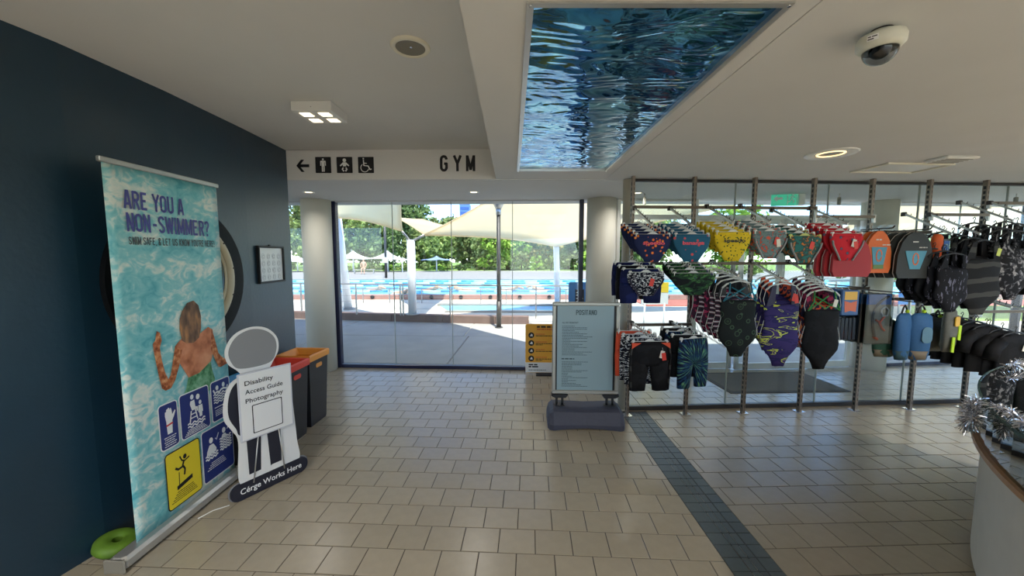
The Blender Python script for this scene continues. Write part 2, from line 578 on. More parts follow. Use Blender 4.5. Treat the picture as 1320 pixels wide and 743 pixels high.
# ================================================================== THE SETTING
ZL, ZH = 2.40, 2.69                      # low and high ceiling
RO = Vector((1.175, 3.685, 0)); RT = math.radians(3.06)     # display rack: first upright, direction
RU = Vector((math.cos(RT), math.sin(RT), 0)); RN = Vector((math.sin(RT), -math.cos(RT), 0))
def rk(s, q, z=0.0):                      # along the rack, out from it, up
    p = RO + RU * s + RN * q
    return Vector((p.x, p.y, z))
def s_at(px, q):                          # where a photo column meets the plane q in front of the rack
    d = ray(px, 371.5)
    p0 = RO + RN * q
    # p0 + u*s = t*d  (plan view)
    det = RU.x * (-d.y) + d.x * RU.y
    return ((-p0.x) * (-d.y) + d.x * (-p0.y)) / det
def z_at(px, py, q):
    p = RO + RU * s_at(px, q) + RN * q
    d = ray(px, py)
    return CH + d.z * p.y / d.y

def clip(poly, a, b, c):                  # keep a*x+b*y<=c
    out = []
    for i in range(len(poly)):
        p, q = poly[i], poly[(i + 1) % len(poly)]
        dp, dq = a * p[0] + b * p[1] - c, a * q[0] + b * q[1] - c
        if dp <= 0: out.append(p)
        if dp * dq < 0:
            t = dp / (dp - dq)
            out.append((p[0] + (q[0] - p[0]) * t, p[1] + (q[1] - p[1]) * t))
    return out
def area(poly):
    return abs(sum(poly[i][0] * poly[(i + 1) % len(poly)][1] - poly[(i + 1) % len(poly)][0] * poly[i][1] for i in range(len(poly)))) / 2
def tile_mb(poly, mb, h=0.010, bev=0.0025):
    cx = sum(p[0] for p in poly) / len(poly); cy = sum(p[1] for p in poly) / len(poly)
    ring0 = [(x, y, -h) for x, y in poly]
    ring1 = [(x, y, -0.0012) for x, y in poly]
    ring2 = []
    for x, y in poly:
        l = math.hypot(x - cx, y - cy) or 1
        ring2.append((x - (x - cx) / l * bev * 1.4, y - (y - cy) / l * bev * 1.4, 0.0))
    mb.rings([ring0, ring1, ring2])
TW, TD, GAP = 0.207, 0.183, 0.005
def in_view(x, y):
    ax = y * _cp + CH * _sp
    if ax < 0.3: return False
    px = 660 + FPX * x / ax
    py = 371.5 + FPX * (CH * _cp - y * _sp) / ax
    return -30 < px < 1350 and 300 < py < 775
def paving(name, ang, org, region, keep):
    root = struct(name)
    ca, sa = math.cos(ang), math.sin(ang)
    me0 = None
    todo = []
    for j in range(-4, 40):
        for i in range(-40, 60):
            x0 = i * TW + (TW / 2 if j % 2 else 0); y0 = j * TD
            loc = [(x0 + GAP / 2, y0 + GAP / 2), (x0 + TW - GAP / 2, y0 + GAP / 2), (x0 + TW - GAP / 2, y0 + TD - GAP / 2), (x0 + GAP / 2, y0 + TD - GAP / 2)]
            w = [(org[0] + x * ca - y * sa, org[1] + x * sa + y * ca) for x, y in loc]
            p = w
            for h in region:
                p = clip(p, *h)
                if len(p) < 3: break
            if len(p) < 3 or area(p) < 0.0006: continue
            full = abs(area(p) - area(w)) < 1e-9
            c = (sum(q[0] for q in p) / len(p), sum(q[1] for q in p) / len(p))
            todo.append((0 if in_view(*c) else 1, math.hypot(*c), p, full, w))
    todo.sort(key=lambda t: (t[0], t[1]))
    rest = MB()
    for k, (hid, d, p, full, w) in enumerate(todo):
        if k < keep and not hid:
            c = (sum(q[0] for q in p) / len(p), sum(q[1] for q in p) / len(p))
            if full:
                if me0 is None:
                    b = MB(); tile_mb([(-TW / 2 + GAP / 2, -TD / 2 + GAP / 2), (TW / 2 - GAP / 2, -TD / 2 + GAP / 2), (TW / 2 - GAP / 2, TD / 2 - GAP / 2), (-TW / 2 + GAP / 2, TD / 2 - GAP / 2)], b)
                    me0 = b.mesh('tile'); me0.materials.append(MATS['tile'])
                link('tile', me0, root, (c[0], c[1], 0), (0, 0, ang))
            else:
                b = MB(); tile_mb([(x - c[0], y - c[1]) for x, y in p], b)
                me = b.mesh('tile'); me.materials.append(MATS['tile'])
                link('tile', me, root, (c[0], c[1], 0))
        else:
            tile_mb(p, rest)
    if rest.f:
        tag(rest.build('tile_field', 'tile', root), kind='stuff')
    return root

WL = [(-3.9, -4.2), (-2.95, -0.3), (-2.56, 0.9), (-2.36, 1.5), (-2.27, 1.95), (-2.24, 2.5), (-2.25, 3.2), (-2.28, 3.86)]   # room side of the curved left wall
GY = lambda x: 5.238 - 0.049 * x          # line of the main glazing
SX0, SX1 = 1.14, 1.405                    # drain strip
fl = paving('floor', math.radians(-2.8), (-0.02, 1.0), [(1, 0, SX0 - 0.003), (0, -1, -0.7), (0.049, 1, 5.40), (-1, 0, 6.0), (-1, -0.02, 2.22) if False else (-1, 0, 3.0)], 300)
fr = paving('floor_right', math.radians(1.9), (1.405, 1.03), [(-1, 0, -(SX1 + 0.003)), (0, -1, -0.7), (-0.06, 1, 5.30), (1, 0, 7.6)], 300)
# grout bed under the tiles and the rest of the lobby floor behind the camera
b = MB(); b.slab([(-7, 0.7), (7.75, 0.7), (7.75, 5.72), (5.0, 5.62), (1.2, 5.35), (-7, 5.75)], -0.12, -0.0035)
tag(b.build('floor_bed', 'grout'), kind='structure')
ramp_mat('far_tiles', 'cells', [(176, 164, 144), (186, 172, 150)], 5.0, const=False, rough=0.4)
b = MB(); b.slab([(-4.2, -4.2), (7.75, -4.2), (7.75, 0.7), (-4.2, 0.7)], -0.12, 0.0)
tag(b.build('floor_rear', 'far_tiles'), kind='structure')
# slate drain strip
st = struct('trim_1')
cols = [(0.0, 0.097), (0.100, 0.139), (0.142, 0.181), (0.184, 0.265)]
for ci, (a0, a1) in enumerate(cols):
    b = MB(); w = (a1 - a0) / 2 - 0.0012
    tile_mb([(-w, -0.0432), (w, -0.0432), (w, 0.0432), (-w, 0.0432)], b, bev=0.0015)
    me = b.mesh('slate_tile'); me.materials.append(MATS['slate_tile'])
    for j in range(34):
        y = 0.76 + 0.09 * j
        if y > 3.79: break
        link('slate_tile', me, st, (SX0 + (a0 + a1) / 2, y, 0.0))
b = MB()
for j in range(34):
    y = 0.76 + 0.09 * j
    if y < 3.79:
        b.box(SX0 + 0.0985, SX0 + 0.1005, y - 0.035, y + 0.035, -0.004, 0.0005)
        b.box(SX0 + 0.1395, SX0 + 0.1415, y - 0.035, y + 0.035, -0.004, 0.0005)
b.build('drain_slot', 'steel', st)
# strip of tiles that carries on past the drain, under and behind the glass
b = MB()
for j in range(9):
    tile_mb([(SX0 + 0.002, 3.80 + j * 0.183), (SX1 - 0.002, 3.80 + j * 0.183), (SX1 - 0.002, 3.978 + j * 0.183), (SX0 + 0.002, 3.978 + j * 0.183)], b)
tag(b.build('tile_field', 'tile', fr), kind='stuff')

# ceilings
b = MB(); b.slab([(-4.3, -4.2), (-0.16, -4.2), (-0.16, 3.84), (-4.3, 3.84)], ZH, ZH + 0.12)
tag(b.build('ceiling', 'ceiling_paint'), kind='structure')
cl = struct('ceiling_lower')
PX0, PX1, PY0, PY1 = 0.045, 0.860, 1.20, 3.455       # water panel opening
def cbox(x0, x1, y0, y1, n='ceiling_slab'):
    b = MB(); b.box(x0, x1, y0, y1, ZL, ZH + 0.12); return b.build(n, 'ceiling_paint', cl)
cbox(-0.16, PX0, -4.2, 3.84); cbox(PX1, 0.935, -4.2, 3.84)
cbox(PX0, PX1, PY1, 3.84); cbox(PX0, PX1, 1.12, PY0); cbox(PX0, PX1, -4.2, -1.2)
b = MB(); b.slab([(0.940, -4.2), (7.9, -4.2), (7.9, 4.35), (0.940, 3.90)], ZL, ZH + 0.12); b.build('ceiling_slab', 'ceiling_paint', cl)
b = MB(); b.slab([(-7, 3.905), (-0.16, 3.87), (-0.16, 3.838), (0.94, 3.838), (0.94, 3.90), (7.9, 4.35), (7.9, 5.95), (1.3, 5.55), (-7, 5.95)], ZL - 0.004, ZH + 0.12); b.build('soffit', 'ceiling_paint', cl)
# bulkhead with the signs
bh = struct('wall_bulkhead', (-2.28, 3.86, 0), math.radians(-1.2))
b = MB(); b.box(-0.3, 2.13, 0.0, 0.05, ZL - 0.002, ZH); b.build('bulkhead_face', 'bulkhead_paint', bh)
# left wall, curved in plan
b = MB()
inner = WL; outer = [(x - 0.25, y) for x, y in WL]
b.slab(inner + outer[::-1], 0, ZH)
tag(b.build('wall_left', 'wall_teal'), kind='structure')
# skirting line at its foot is not there; rest of the lobby behind the camera, openings added for daylight
b = MB(); b.box(-4.4, -1.0, -4.35, -4.2, 0, ZH); b.box(4.5, 7.9, -4.35, -4.2, 0, ZH); b.box(-1.0, 4.5, -4.35, -4.2, 2.3, ZH)
tag(b.build('wall_back', 'wall_plain'), kind='structure')
b = MB(); b.box(7.75, 7.9, -4.2, -3.4, 0, ZH); b.box(7.75, 7.9, 3.2, 4.3, 0, ZH); b.box(7.75, 7.9, -3.4, 3.2, 2.25, ZH); b.box(7.75, 7.9, -3.4, 3.2, 0, 0.25)
tag(b.build('wall_right', 'wall_plain'), kind='structure')
w6 = struct('added_window', (7.82, -3.4, 0))  # unseen window, put in to bring daylight into the lobby
for i in range(4):
    b = MB(); b.box(-0.005, 0.005, i * 1.65 + 0.03, i * 1.65 + 1.62, 0.28, 2.22); b.build('pane', 'window_glass', w6)
b = MB()
for i in range(5): b.box(-0.04, 0.04, i * 1.65 - 0.03, i * 1.65 + 0.03, 0.25, 2.25)
b.build('window_frame', 'dark_frame', w6)
# roof over the building and an unseen canopy shaped to cast the terrace shadow
b = MB(); b.slab([(-14, -7.5), (12, -7.5), (12, 5.8), (2.2, 5.62), (0.92, 5.63), (-1.26, 8.13), (-3.5, 8.4), (-14, 8.4)], 3.02, 3.22)  # unseen rear overhang also keeps direct sun out of the lobby
tag(b.build('roof_shadow_canopy', 'wall_plain'), kind='structure')
b = MB(); b.box(-7, 7.9, 5.30, 5.50, ZH + 0.12, 3.02); tag(b.build('wall_parapet', 'wall_plain'), kind='structure')

# ---- glazing
def glazing(name, p0, p1, edges, h, frame='navy_frame', gm='window_glass', left=0.085, right=0.06, bottom=0.05, top=0.014, depth=0.07, seals=True):
    d = Vector((p1[0] - p0[0], p1[1] - p0[1], 0)); L = d.length
    root = struct(name, (p0[0], p0[1], 0), math.atan2(d.y, d.x))
    b = MB(); b.rbox(0, L, -depth / 2, depth / 2, 0, bottom, 0.006); b.build('window_sill', frame, root)
    b = MB(); b.rbox(0, L, -depth / 2, depth / 2, h - top, h, 0.006); b.build('window_head', 'ceiling_paint' if frame == 'navy_frame' else frame, root)
    if left:
        b = MB(); b.rbox(0, left, -depth / 2 - 0.01, depth / 2 + 0.01, 0, h, 0.008); b.build('window_frame', frame, root)
    if right:
        b = MB(); b.rbox(L - right, L, -depth / 2 - 0.01, depth / 2 + 0.01, 0, h, 0.008); b.build('window_frame', frame, root)
    es = [left] + list(edges) + [L - right]
    for a0, a1 in zip(es[:-1], es[1:]):
        b = MB(); b.box(a0 + 0.003, a1 - 0.003, -0.006, 0.006, bottom, h - top); b.build('pane', gm, root)
    if seals:
        for e in edges:
            b = MB(); b.box(e - 0.004, e + 0.004, -0.008, 0.008, bottom, h - top); b.build('seal', 'seal', root)
    return root
xl, xr = -2.575, 0.985
glazing('window_1', (xl, GY(xl)), (xr, GY(xr)), [0.885, 1.725, 2.585], ZL - 0.004)
glazing('window_4', (-5.6, GY(-5.6)), (-2.86, GY(-2.86)), [1.3], ZL - 0.004, left=0.06, right=0.05)
b = MB(); b.cyl((-2.715, 5.235), 0.192, 0, ZL - 0.004, 40); c = b.build('column_left', 'column_paint'); tag(c, kind='structure'); c.name = 'wall_column_left'
b = MB(); b.cyl((1.215, 5.12), 0.195, 0, ZL - 0.004, 40); c = b.build('wall_column_centre', 'column_paint'); tag(c, kind='structure')
b = MB(); b.cyl((5.20, 5.34), 0.20, 0, ZL - 0.004, 40); c = b.build('wall_column_right', 'column_paint'); tag(c, kind='structure')
# slim post where the display glass begins
b = MB(); b.cyl((1.168, 3.845), 0.041, 0, ZL - 0.004, 28); b.cyl((1.168, 3.845), 0.055, 0, 0.012, 28); tag(b.build('wall_post', 'post_paint'), kind='structure')
# glass screen behind the rack
g0, g1 = rk(0.04, -0.135), rk(6.30, -0.135)
glazing('window_2', (g0.x, g0.y), (g1.x, g1.y), [1.08, 2.08, 3.08, 4.08, 5.08], ZL - 0.004, frame='dark_frame', gm='display_glass', left=0.0, right=0.04, bottom=0.045, top=0.025, depth=0.05)
# far side of the entry: framed glazing with a sliding door
glazing('window_3', (1.42, 5.14), (2.55, 5.20), [], ZL - 0.004, frame='white_metal', left=0.05, right=0.06, bottom=0.06, top=0.03)
glazing('window_5', (5.42, 5.40), (7.75, 5.66), [1.15], ZL - 0.004, left=0.05, right=0.06)
ef = struct('window_7', (1.42, 5.14, 0), math.radians(3.1))
for z in (2.13,):
    b = MB(); b.rbox(0, 3.60, -0.03, 0.03, z, z + 0.06, 0.004); b.build('transom', 'white_metal', ef)
b = MB(); b.box(0.05, 3.58, -0.005, 0.005, 2.19, ZL - 0.03); b.build('pane', 'window_glass', ef)
dr = struct('door_1', (2.56, 5.215, 0), math.radians(3.1))
for i, (x0, off) in enumerate(((0.0, 0.03), (0.62, -0.03), (1.22, -0.03), (1.80, 0.03))):
    w = 0.60
    lf = MB()
    lf.rbox(x0, x0 + 0.055, off - 0.022, off + 0.022, 0.01, 2.13, 0.004); lf.rbox(x0 + w - 0.055, x0 + w, off - 0.022, off + 0.022, 0.01, 2.13, 0.004)
    lf.rbox(x0, x0 + w, off - 0.022, off + 0.022, 0.01, 0.10, 0.004); lf.rbox(x0, x0 + w, off - 0.022, off + 0.022, 2.07, 2.13, 0.004)
    leaf = lf.build('door_leaf', 'white_metal', dr)
    b = MB(); b.box(x0 + 0.055, x0 + w - 0.055, off - 0.004, off + 0.004, 0.10, 2.07); b.build('pane', 'window_glass', leaf)
# door mat
mat('mat_pile', (92, 88, 80), 0.95, noise=0.25, nscale=160, bump=0.5, bscale=300)
mat('mat_edge', (60, 57, 52), 0.8)
dm = thing('door_mat', 'dark grey rectangular door mat on the tiles behind the display glass', 'mat', (3.32, 4.70, 0.0005), math.radians(2.0))
b = MB(); b.rbox(-0.70, 0.70, -0.34, 0.34, 0, 0.010, 0.003); b.build('pile', 'mat_pile', dm)
b = MB(); b.box(-0.74, 0.74, -0.38, -0.34, 0, 0.007); b.box(-0.74, 0.74, 0.34, 0.38, 0, 0.007); b.box(-0.74, -0.70, -0.34, 0.34, 0, 0.007); b.box(0.70, 0.74, -0.34, 0.34, 0, 0.007); b.build('border', 'mat_edge', dm)

# ---- the rippled blue ceiling panels
def water_panel_mat():
    m = bpy.data.materials.new('rippled_blue'); m.use_nodes = True
    nt = m.node_tree; b = nt.nodes['Principled BSDF']
    tc = nt.nodes.new('ShaderNodeTexCoord')
    n = nt.nodes.new('ShaderNodeTexNoise'); n.inputs['Scale'].default_value = 3.2; n.inputs['Detail'].default_value = 3; n.inputs['Distortion'].default_value = 1.5
    nt.links.new(tc.outputs['Object'], n.inputs['Vector'])
    r = nt.nodes.new('ShaderNodeValToRGB'); e = r.color_ramp.elements
    e[0].position = 0.3; e[0].color = lin((40, 108, 160)) + (1,)
    e[1].position = 0.72; e[1].color = lin((120, 200, 220)) + (1,)
    k = e.new(0.5); k.color = lin((62, 142, 186)) + (1,)
    nt.links.new(n.outputs['Fac'], r.inputs[0]); nt.links.new(r.outputs[0], b.inputs['Base Color'])
    b.inputs['Metallic'].default_value = 0.86; b.inputs['Roughness'].default_value = 0.06
    b.inputs['Coat Weight'].default_value = 0.35; b.inputs['Coat Roughness'].default_value = 0.02
    MATS['rippled_blue'] = m
water_panel_mat()
def ripple(x, y):
    from mathutils import noise
    a = noise.noise(Vector((x * 3.4, y * 9.0, 1.3)))
    c = noise.noise(Vector((x * 8.5 + 1.9 * a, y * 24.0 + 2.6 * a, 4.1)))
    d = noise.noise(Vector((x * 19 + 2 * c, y * 48 + 2 * a, 8.7)))
    return 0.0040 * a + 0.0027 * c + 0.0011 * d
def panel(label, y0, y1):
    root = thing('water_panel', label, 'ceiling panel', ((PX0 + PX1) / 2, (y0 + y1) / 2, ZL + 0.012))
    hx, hy = (PX1 - PX0) / 2, (y1 - y0) / 2
    nx, ny = 150, max(40, int(420 * (y1 - y0) / 2.25))
    vs_, fs = [], []
    for j in range(ny + 1):
        for i in range(nx + 1):
            x = -hx + 0.012 + (2 * hx - 0.024) * i / nx; y = -hy + 0.012 + (2 * hy - 0.024) * j / ny
            vs_.append((x, y, ripple(x, y)))
    for j in range(ny):
        for i in range(nx):
            k = j * (nx + 1) + i
            fs.append((k, k + nx + 1, k + nx + 2, k + 1))
    b = MB(); b._add(vs_, fs, True); b.build('rippled_sheet', 'rippled_blue', root)
    b = MB()
    for x0, x1, ya, yb in ((-hx, hx, -hy, -hy + 0.022), (-hx, hx, hy - 0.022, hy), (-hx, -hx + 0.022, -hy + 0.022, hy - 0.022), (hx - 0.022, hx, -hy + 0.022, hy - 0.022)):
        b.box(x0, x1, ya, yb, -0.018, 0.02)
    b.build('panel_frame', 'silver', root)
    b = MB(); b.box(-hx, hx, -hy, hy, 0.03, 0.06); b.build('backing', 'black', root)
    b = MB()
    for sx in (-1, 1):
        for sy in (-1, 1): b.cyl((sx * (hx - 0.011), sy * (hy - 0.011)), 0.005, -0.021, -0.017, 10)
    b.build('screw', 'chrome', root)
    return root
panel('large rippled blue water-look panel set in the white ceiling', PY0, PY1)
panel('rippled blue ceiling panel nearest the top edge of the photo', -1.19, 1.115)

# ---- left wall fittings
mat('porthole_black', (8, 11, 15), 0.55, spec=0.2)
mat('porthole_cream', (196, 186, 158), 0.4)
mat('porthole_dark', (40, 46, 50), 0.12)
ph = thing('porthole_window', 'round porthole with black outer ring and cream inner ring behind the banner', 'porthole', (-2.243, 2.56, 1.47), PI / 2)
Mf = Matrix.Rotation(PI / 2, 4, 'X')
b = MB(); b.torus(0.475, 0, 72, sq=(0.105, 0.03), M=Mf); b.build('outer_ring', 'porthole_black', ph)
b = MB(); b.torus(0.398, 0.032, 72, 10, M=Mf); b.torus(0.352, 0.014, 72, 8, M=Mf); b.build('inner_ring', 'porthole_cream', ph)
b = MB(); b.cyl((0, 0), 0.35, -0.01, 0.004, 48, M=Mf); b.build('dark_pane', 'porthole_dark', ph)
for i in range(12):
    a = 2 * PI * (i + 0.3) / 12
    b = MB(); b.cyl((0.405 * math.cos(a), 0.405 * math.sin(a)), 0.006, 0.026, 0.036, 8, M=Mf); b.build('bolt', 'dark_steel', ph)
mat('photo_paper', (232, 234, 236), 0.25)
mat('sketch_grey', (188, 192, 196), 0.6)
pf = thing('picture_frame', 'small black framed print with rows of faint round drawings on blue wall', 'picture', (-2.262, 3.485, 1.55), PI / 2 + 0.03)
b = MB()
for x0, x1, z0, z1 in ((-0.195, 0.195, 0.152, 0.17), (-0.195, 0.195, -0.17, -0.152), (-0.195, -0.177, -0.152, 0.152), (0.177, 0.195, -0.152, 0.152)): b.rbox(x0, x1, -0.03, 0.0, z0, z1, 0.003)
b.build('frame', 'black', pf)
b = MB(); b.box(-0.178, 0.178, -0.012, -0.004, -0.153, 0.153); b.build('print', 'photo_paper', pf)
b = MB()
for r_ in range(4):
    for c_ in range(4):
        cx, cz = -0.115 + c_ * 0.077, 0.075 - r_ * 0.064
        b.prism(thick(ell(cx, cz, 0.021, 0.024, 14, 0, 350), 0.004), -0.0125, -0.0135)
        b.prism(thick(ell(cx, cz, 0.010, 0.012, 10, 20, 320), 0.003), -0.0125, -0.0135)
b.build('drawings', 'sketch_grey', pf)
b = MB(); b.rbox(-0.012, 0.012, -0.012, 0.0, 0.168, 0.184, 0.003); b.build('hook', 'black', pf)

# ---- bulkhead signs
sg = thing('wayfinding_arrow', 'black left-pointing arrow on the pale bulkhead', 'sign', (0, 0, 0)); sg.parent = None
def on_bulk(px, py):
    d = ray(px, py); o = bh.location; n = Vector((math.sin(math.radians(1.2)), math.cos(math.radians(1.2)), 0))
    t = (Vector((o.x, o.y, 0)) - Vector((0, 0, 0))).dot(n) / d.dot(n)
    return Vector((0, 0, CH)) + d * t
RB = math.radians(-1.2)
def bulk_thing(o, px, py):
    p = on_bulk(px, py); o.location = (p.x + 0.002 * math.sin(-RB) , p.y - 0.003, p.z); o.rotation_euler = (0, 0, RB)
bulk_thing(sg, 391, 214)
b = MB(); b.prism([(-0.068, 0.0), (-0.018, 0.060), (0.012, 0.060), (-0.026, 0.014), (0.062, 0.014), (0.062, -0.014), (-0.026, -0.014), (0.012, -0.060), (-0.018, -0.060)], -0.003, 0.0)
b.build('arrow', 'print_black', sg)
def picto(px, label, shapes):
    o = thing('pictogram_sign', label, 'sign', group='square pictograms on the bulkhead')
    bulk_thing(o, px, 213)
    b = MB(); b.prism(rrect(-0.079, 0.079, -0.079, 0.079, 0.004, 2), -0.004, 0.0); b.build('plate', 'print_black', o)
    b = MB()
    for s_ in shapes: b.prism(s_, -0.0052, -0.0042)
    b.build('symbol', 'print_white', o)
mat('print_grey', (190, 190, 186), 0.6); MATS['print_white'] = MATS['print_white']
picto(417, 'black square sign with a standing man symbol', [ell(0, 0.055, 0.0095, 0.0095), [(-0.028, 0.036), (-0.020, 0.042), (0.020, 0.042), (0.028, 0.036), (0.028, -0.008), (0.020, -0.008), (0.019, 0.026), (0.015, 0.026), (0.014, -0.066), (0.0025, -0.066), (0.0025, -0.014), (-0.0025, -0.014), (-0.0025, -0.066), (-0.014, -0.066), (-0.015, 0.026), (-0.019, 0.026), (-0.020, -0.008), (-0.028, -0.008)]])
picto(444.5, 'black square sign with a baby symbol', [ell(0, 0.046, 0.018, 0.018), [(-0.016, 0.026), (0.016, 0.026), (0.048, -0.004), (0.042, -0.014), (0.016, 0.004), (0.016, -0.014), (-0.016, -0.014), (-0.016, 0.004), (-0.042, -0.014), (-0.048, -0.004)], thick([(-0.012, -0.026), (-0.024, -0.042), (-0.008, -0.062)], 0.014), thick([(0.012, -0.026), (0.024, -0.042), (0.008, -0.062)], 0.014)])
picto(472, 'black square sign with a wheelchair symbol', [ell(-0.024, 0.062, 0.008, 0.008), thick([(-0.024, 0.05), (-0.020, -0.006), (0.022, -0.010), (0.042, -0.046), (0.056, -0.040)], 0.011), thick([(-0.020, 0.018), (0.010, 0.016)], 0.008), thick(ell(-0.012, -0.028, 0.040, 0.040, 18, 125, 345), 0.007)])
gy = thing('gym_lettering', 'black capital letters reading GYM on the bulkhead', 'sign')
bulk_thing(gy, 591, 221)
for ch, x in (('G', -0.142), ('Y', -0.006), ('M', 0.126)):
    caps('letter', ch, 0.155, 'print_black', gy, x, -0.001, 0.0, {'G': 0.086, 'Y': 0.086, 'M': 0.100}[ch], 0.16, 'CENTER')

# ---- ceiling fittings
mat('lamp_glow', (255, 240, 214), 0.5, emit=(255, 232, 190), emit_s=1.6)
mat('ring_glow', (255, 236, 200), 0.5, emit=(255, 222, 160), emit_s=0.8)
mat('lamp_white', (222, 222, 218), 0.45)
def light_at(name, loc, size, w, color=(1.0, 0.965, 0.91), parent=None, spread=2.6):
    d = bpy.data.lights.new(name, 'AREA'); d.shape = 'DISK'; d.size = size; d.energy = w * LAMP; d.color = color; d.spread = spread
    o = bpy.data.objects.new(name, d); C.objects.link(o); o.location = loc
    if parent: o.parent = parent
    return o
sl = thing('square_ceiling_light', 'square white surface-mounted ceiling light with four glowing panels', 'ceiling light', (-1.377, 2.775, ZH), math.radians(-1.5))
b = MB(); b.rbox(-0.14, 0.14, -0.125, 0.125, -0.068, 0.0, 0.004); b.build('housing', 'lamp_white', sl)
for sx in (-1, 1):
    for sy in (-1, 1):
        b = MB(); b.box(sx * 0.066 - 0.036, sx * 0.066 + 0.036, sy * 0.058 - 0.032, sy * 0.058 + 0.032, -0.071, -0.067); b.build('light_panel', 'lamp_glow', sl)
b = MB(); b.cyl((0, 0), 0.004, -0.004, 0.0, 8, M=Matrix.Translation((0, -0.125, -0.04)) @ Mf); b.build('screw', 'dark_steel', sl)
sp = thing('ceiling_speaker', 'round ceiling speaker with a grey mesh grille and white rim', 'speaker', (-0.516, 1.99, ZH))
mat('grille', (128, 124, 112), 0.7, noise=0.15, nscale=260)
mat('rim_cream', (226, 222, 204), 0.5)
b = MB(); b.lathe([(0.072, -0.006), (0.078, -0.013), (0.092, -0.012), (0.099, -0.004), (0.099, 0.0)], 48); b.build('rim', 'rim_cream', sp)
b = MB(); b.cyl((0, 0), 0.075, -0.008, -0.001, 48); b.build('grille', 'grille', sp)
b = MB(); b.cyl((0.005, -0.01), 0.006, -0.011, -0.007, 12); b.build('logo_stud', 'chrome', sp)
# security camera
cc = thing('dome_camera', 'white dome security camera hanging from the ceiling', 'camera', (1.265, 1.345, ZL), -0.9); cc.scale = (0.84, 0.84, 0.92)
mat('camera_body', (214, 214, 200), 0.45)
b = MB(); b.lathe([(0.028, 0.0), (0.05, -0.012), (0.074, -0.022), (0.079, -0.034), (0.077, -0.058), (0.062, -0.072), (0.055, -0.074)], 40); b.build('housing', 'camera_body', cc)
b = MB(); b.cyl((0.0, 0.0), 0.036, -0.012, 0.0, 24); b.build('mount', 'dark_steel', cc)
b = MB(); b.ball((0, 0, -0.070), 0.036, sc_=(1, 1, 0.9)); b.rbox(-0.018, 0.018, -0.05, 0.0, -0.092, -0.07, 0.004); b.build('lens_unit', 'black_gloss', cc)
glass_mat('dome_glass', (190, 195, 200), 1.3)
b = MB(); b.lathe([(0.058 * math.cos(math.radians(a)), -0.072 - 0.052 * math.sin(math.radians(a))) for a in (0, 15, 30, 45, 60, 75, 88)], 40, cap=False); b.build('dome', 'dome_glass', cc)
b = MB(); b.box(-0.03, 0.004, -0.0795, -0.0775, -0.056, -0.036); l_ = b.build('sticker', 'print_white', cc)
bars('sticker_print', 'print_black', cc, [(-0.028, 0.0, -0.044, 0.004), (-0.028, -0.008, -0.052, 0.004)], -0.0798)
# downlights
mat('downlight_inner', (70, 60, 48), 0.35, metal=0.3)
def downlight(label, x, y, z, r, w, group=None):
    o = thing('downlight', label, 'ceiling light', (x, y, z), 0, group)
    b = MB(); b.lathe([(r * 0.55, 0.004), (r * 0.60, -0.004), (r * 0.95, -0.010), (r, -0.003), (r, 0.0)], 40); b.build('trim_ring', 'white_metal', o)
    b = MB(); b.cyl((0, 0), r * 0.57, -0.002, 0.002, 32); b.build('reflector', 'downlight_inner', o)
    b = MB(); b.torus(r * 0.50, r * 0.045, 32, 8, M=Matrix.Translation((0, 0, -0.002))); b.build('lamp_ring', 'ring_glow', o)
    if w: light_at('downlight_lamp', (0, 0, -0.014), r, w, parent=o)
    return o
downlight('large round downlight in the ceiling in front of the swimwear rack', 2.406, 2.887, ZL, 0.165, 0)
def downlight_small(label, x, y):
    o = thing('downlight', label, 'ceiling light', (x, y, ZL - 0.004), 0, 'small downlights along the window soffit')
    b = MB(); b.lathe([(0.040, 0.003), (0.043, -0.004), (0.062, -0.007), (0.066, -0.002), (0.066, 0.0)], 32); b.build('trim_ring', 'white_metal', o)
    b = MB(); b.cyl((0, 0), 0.042, -0.003, 0.0, 28); b.build('lens', 'lamp_glow', o)
    light_at('downlight_lamp', (0, 0, -0.012), 0.08, 1.6, parent=o)
for lab, x, y in (('small downlight in the soffit beside the blue wall', -2.45, 4.57), ('small downlight in the soffit above the window middle', -0.46, 4.56), ('small downlight in the soffit seen past the slim post', 1.53, 4.62)):
    downlight_small(lab, x, y)
for i, (x, y) in enumerate(((-1.6, -0.6), (-1.6, -2.6), (2.6, -0.8), (4.9, -0.8), (2.6, -2.8), (4.9, -2.8), (5.0, 1.2))):  # unseen lamps, added as general fill light for the interior
    downlight('added fill downlight in the ceiling behind the viewer, %s of seven' % ORD[i], x, y, ZL if x > 0 else ZH, 0.14, 22, 'added fill downlights out of view')
# access hatch and vent
hx = thing('ceiling_hatch', 'wide recessed rectangular hatch with a pale rim in the ceiling', 'ceiling hatch', (3.40, 3.34, ZL), RT)
b = MB()
for x0, x1, y0, y1 in ((-0.30, 0.30, -0.17, -0.145), (-0.30, 0.30, 0.145, 0.17), (-0.30, -0.275, -0.145, 0.145), (0.275, 0.30, -0.145, 0.145)): b.rbox(x0, x1, y0, y1, -0.014, 0.0, 0.003)
b.build('rim', 'rim_cream', hx)
b = MB(); b.box(-0.275, 0.275, -0.145, 0.145, -0.003, -0.001); b.build('door_panel', 'lamp_white', hx)
vt = thing('ceiling_vent', 'small square white vent on the ceiling beside the hatch', 'vent', (3.47, 3.02, ZL), RT)
b = MB(); b.rbox(-0.14, 0.14, -0.085, 0.085, -0.022, 0.0, 0.008); b.build('cover', 'lamp_white', vt)
b = MB()
for i in range(5): b.box(-0.11, 0.11, -0.06 + i * 0.03, -0.05 + i * 0.03, -0.024, -0.021)
b.build('slats', 'grille', vt)
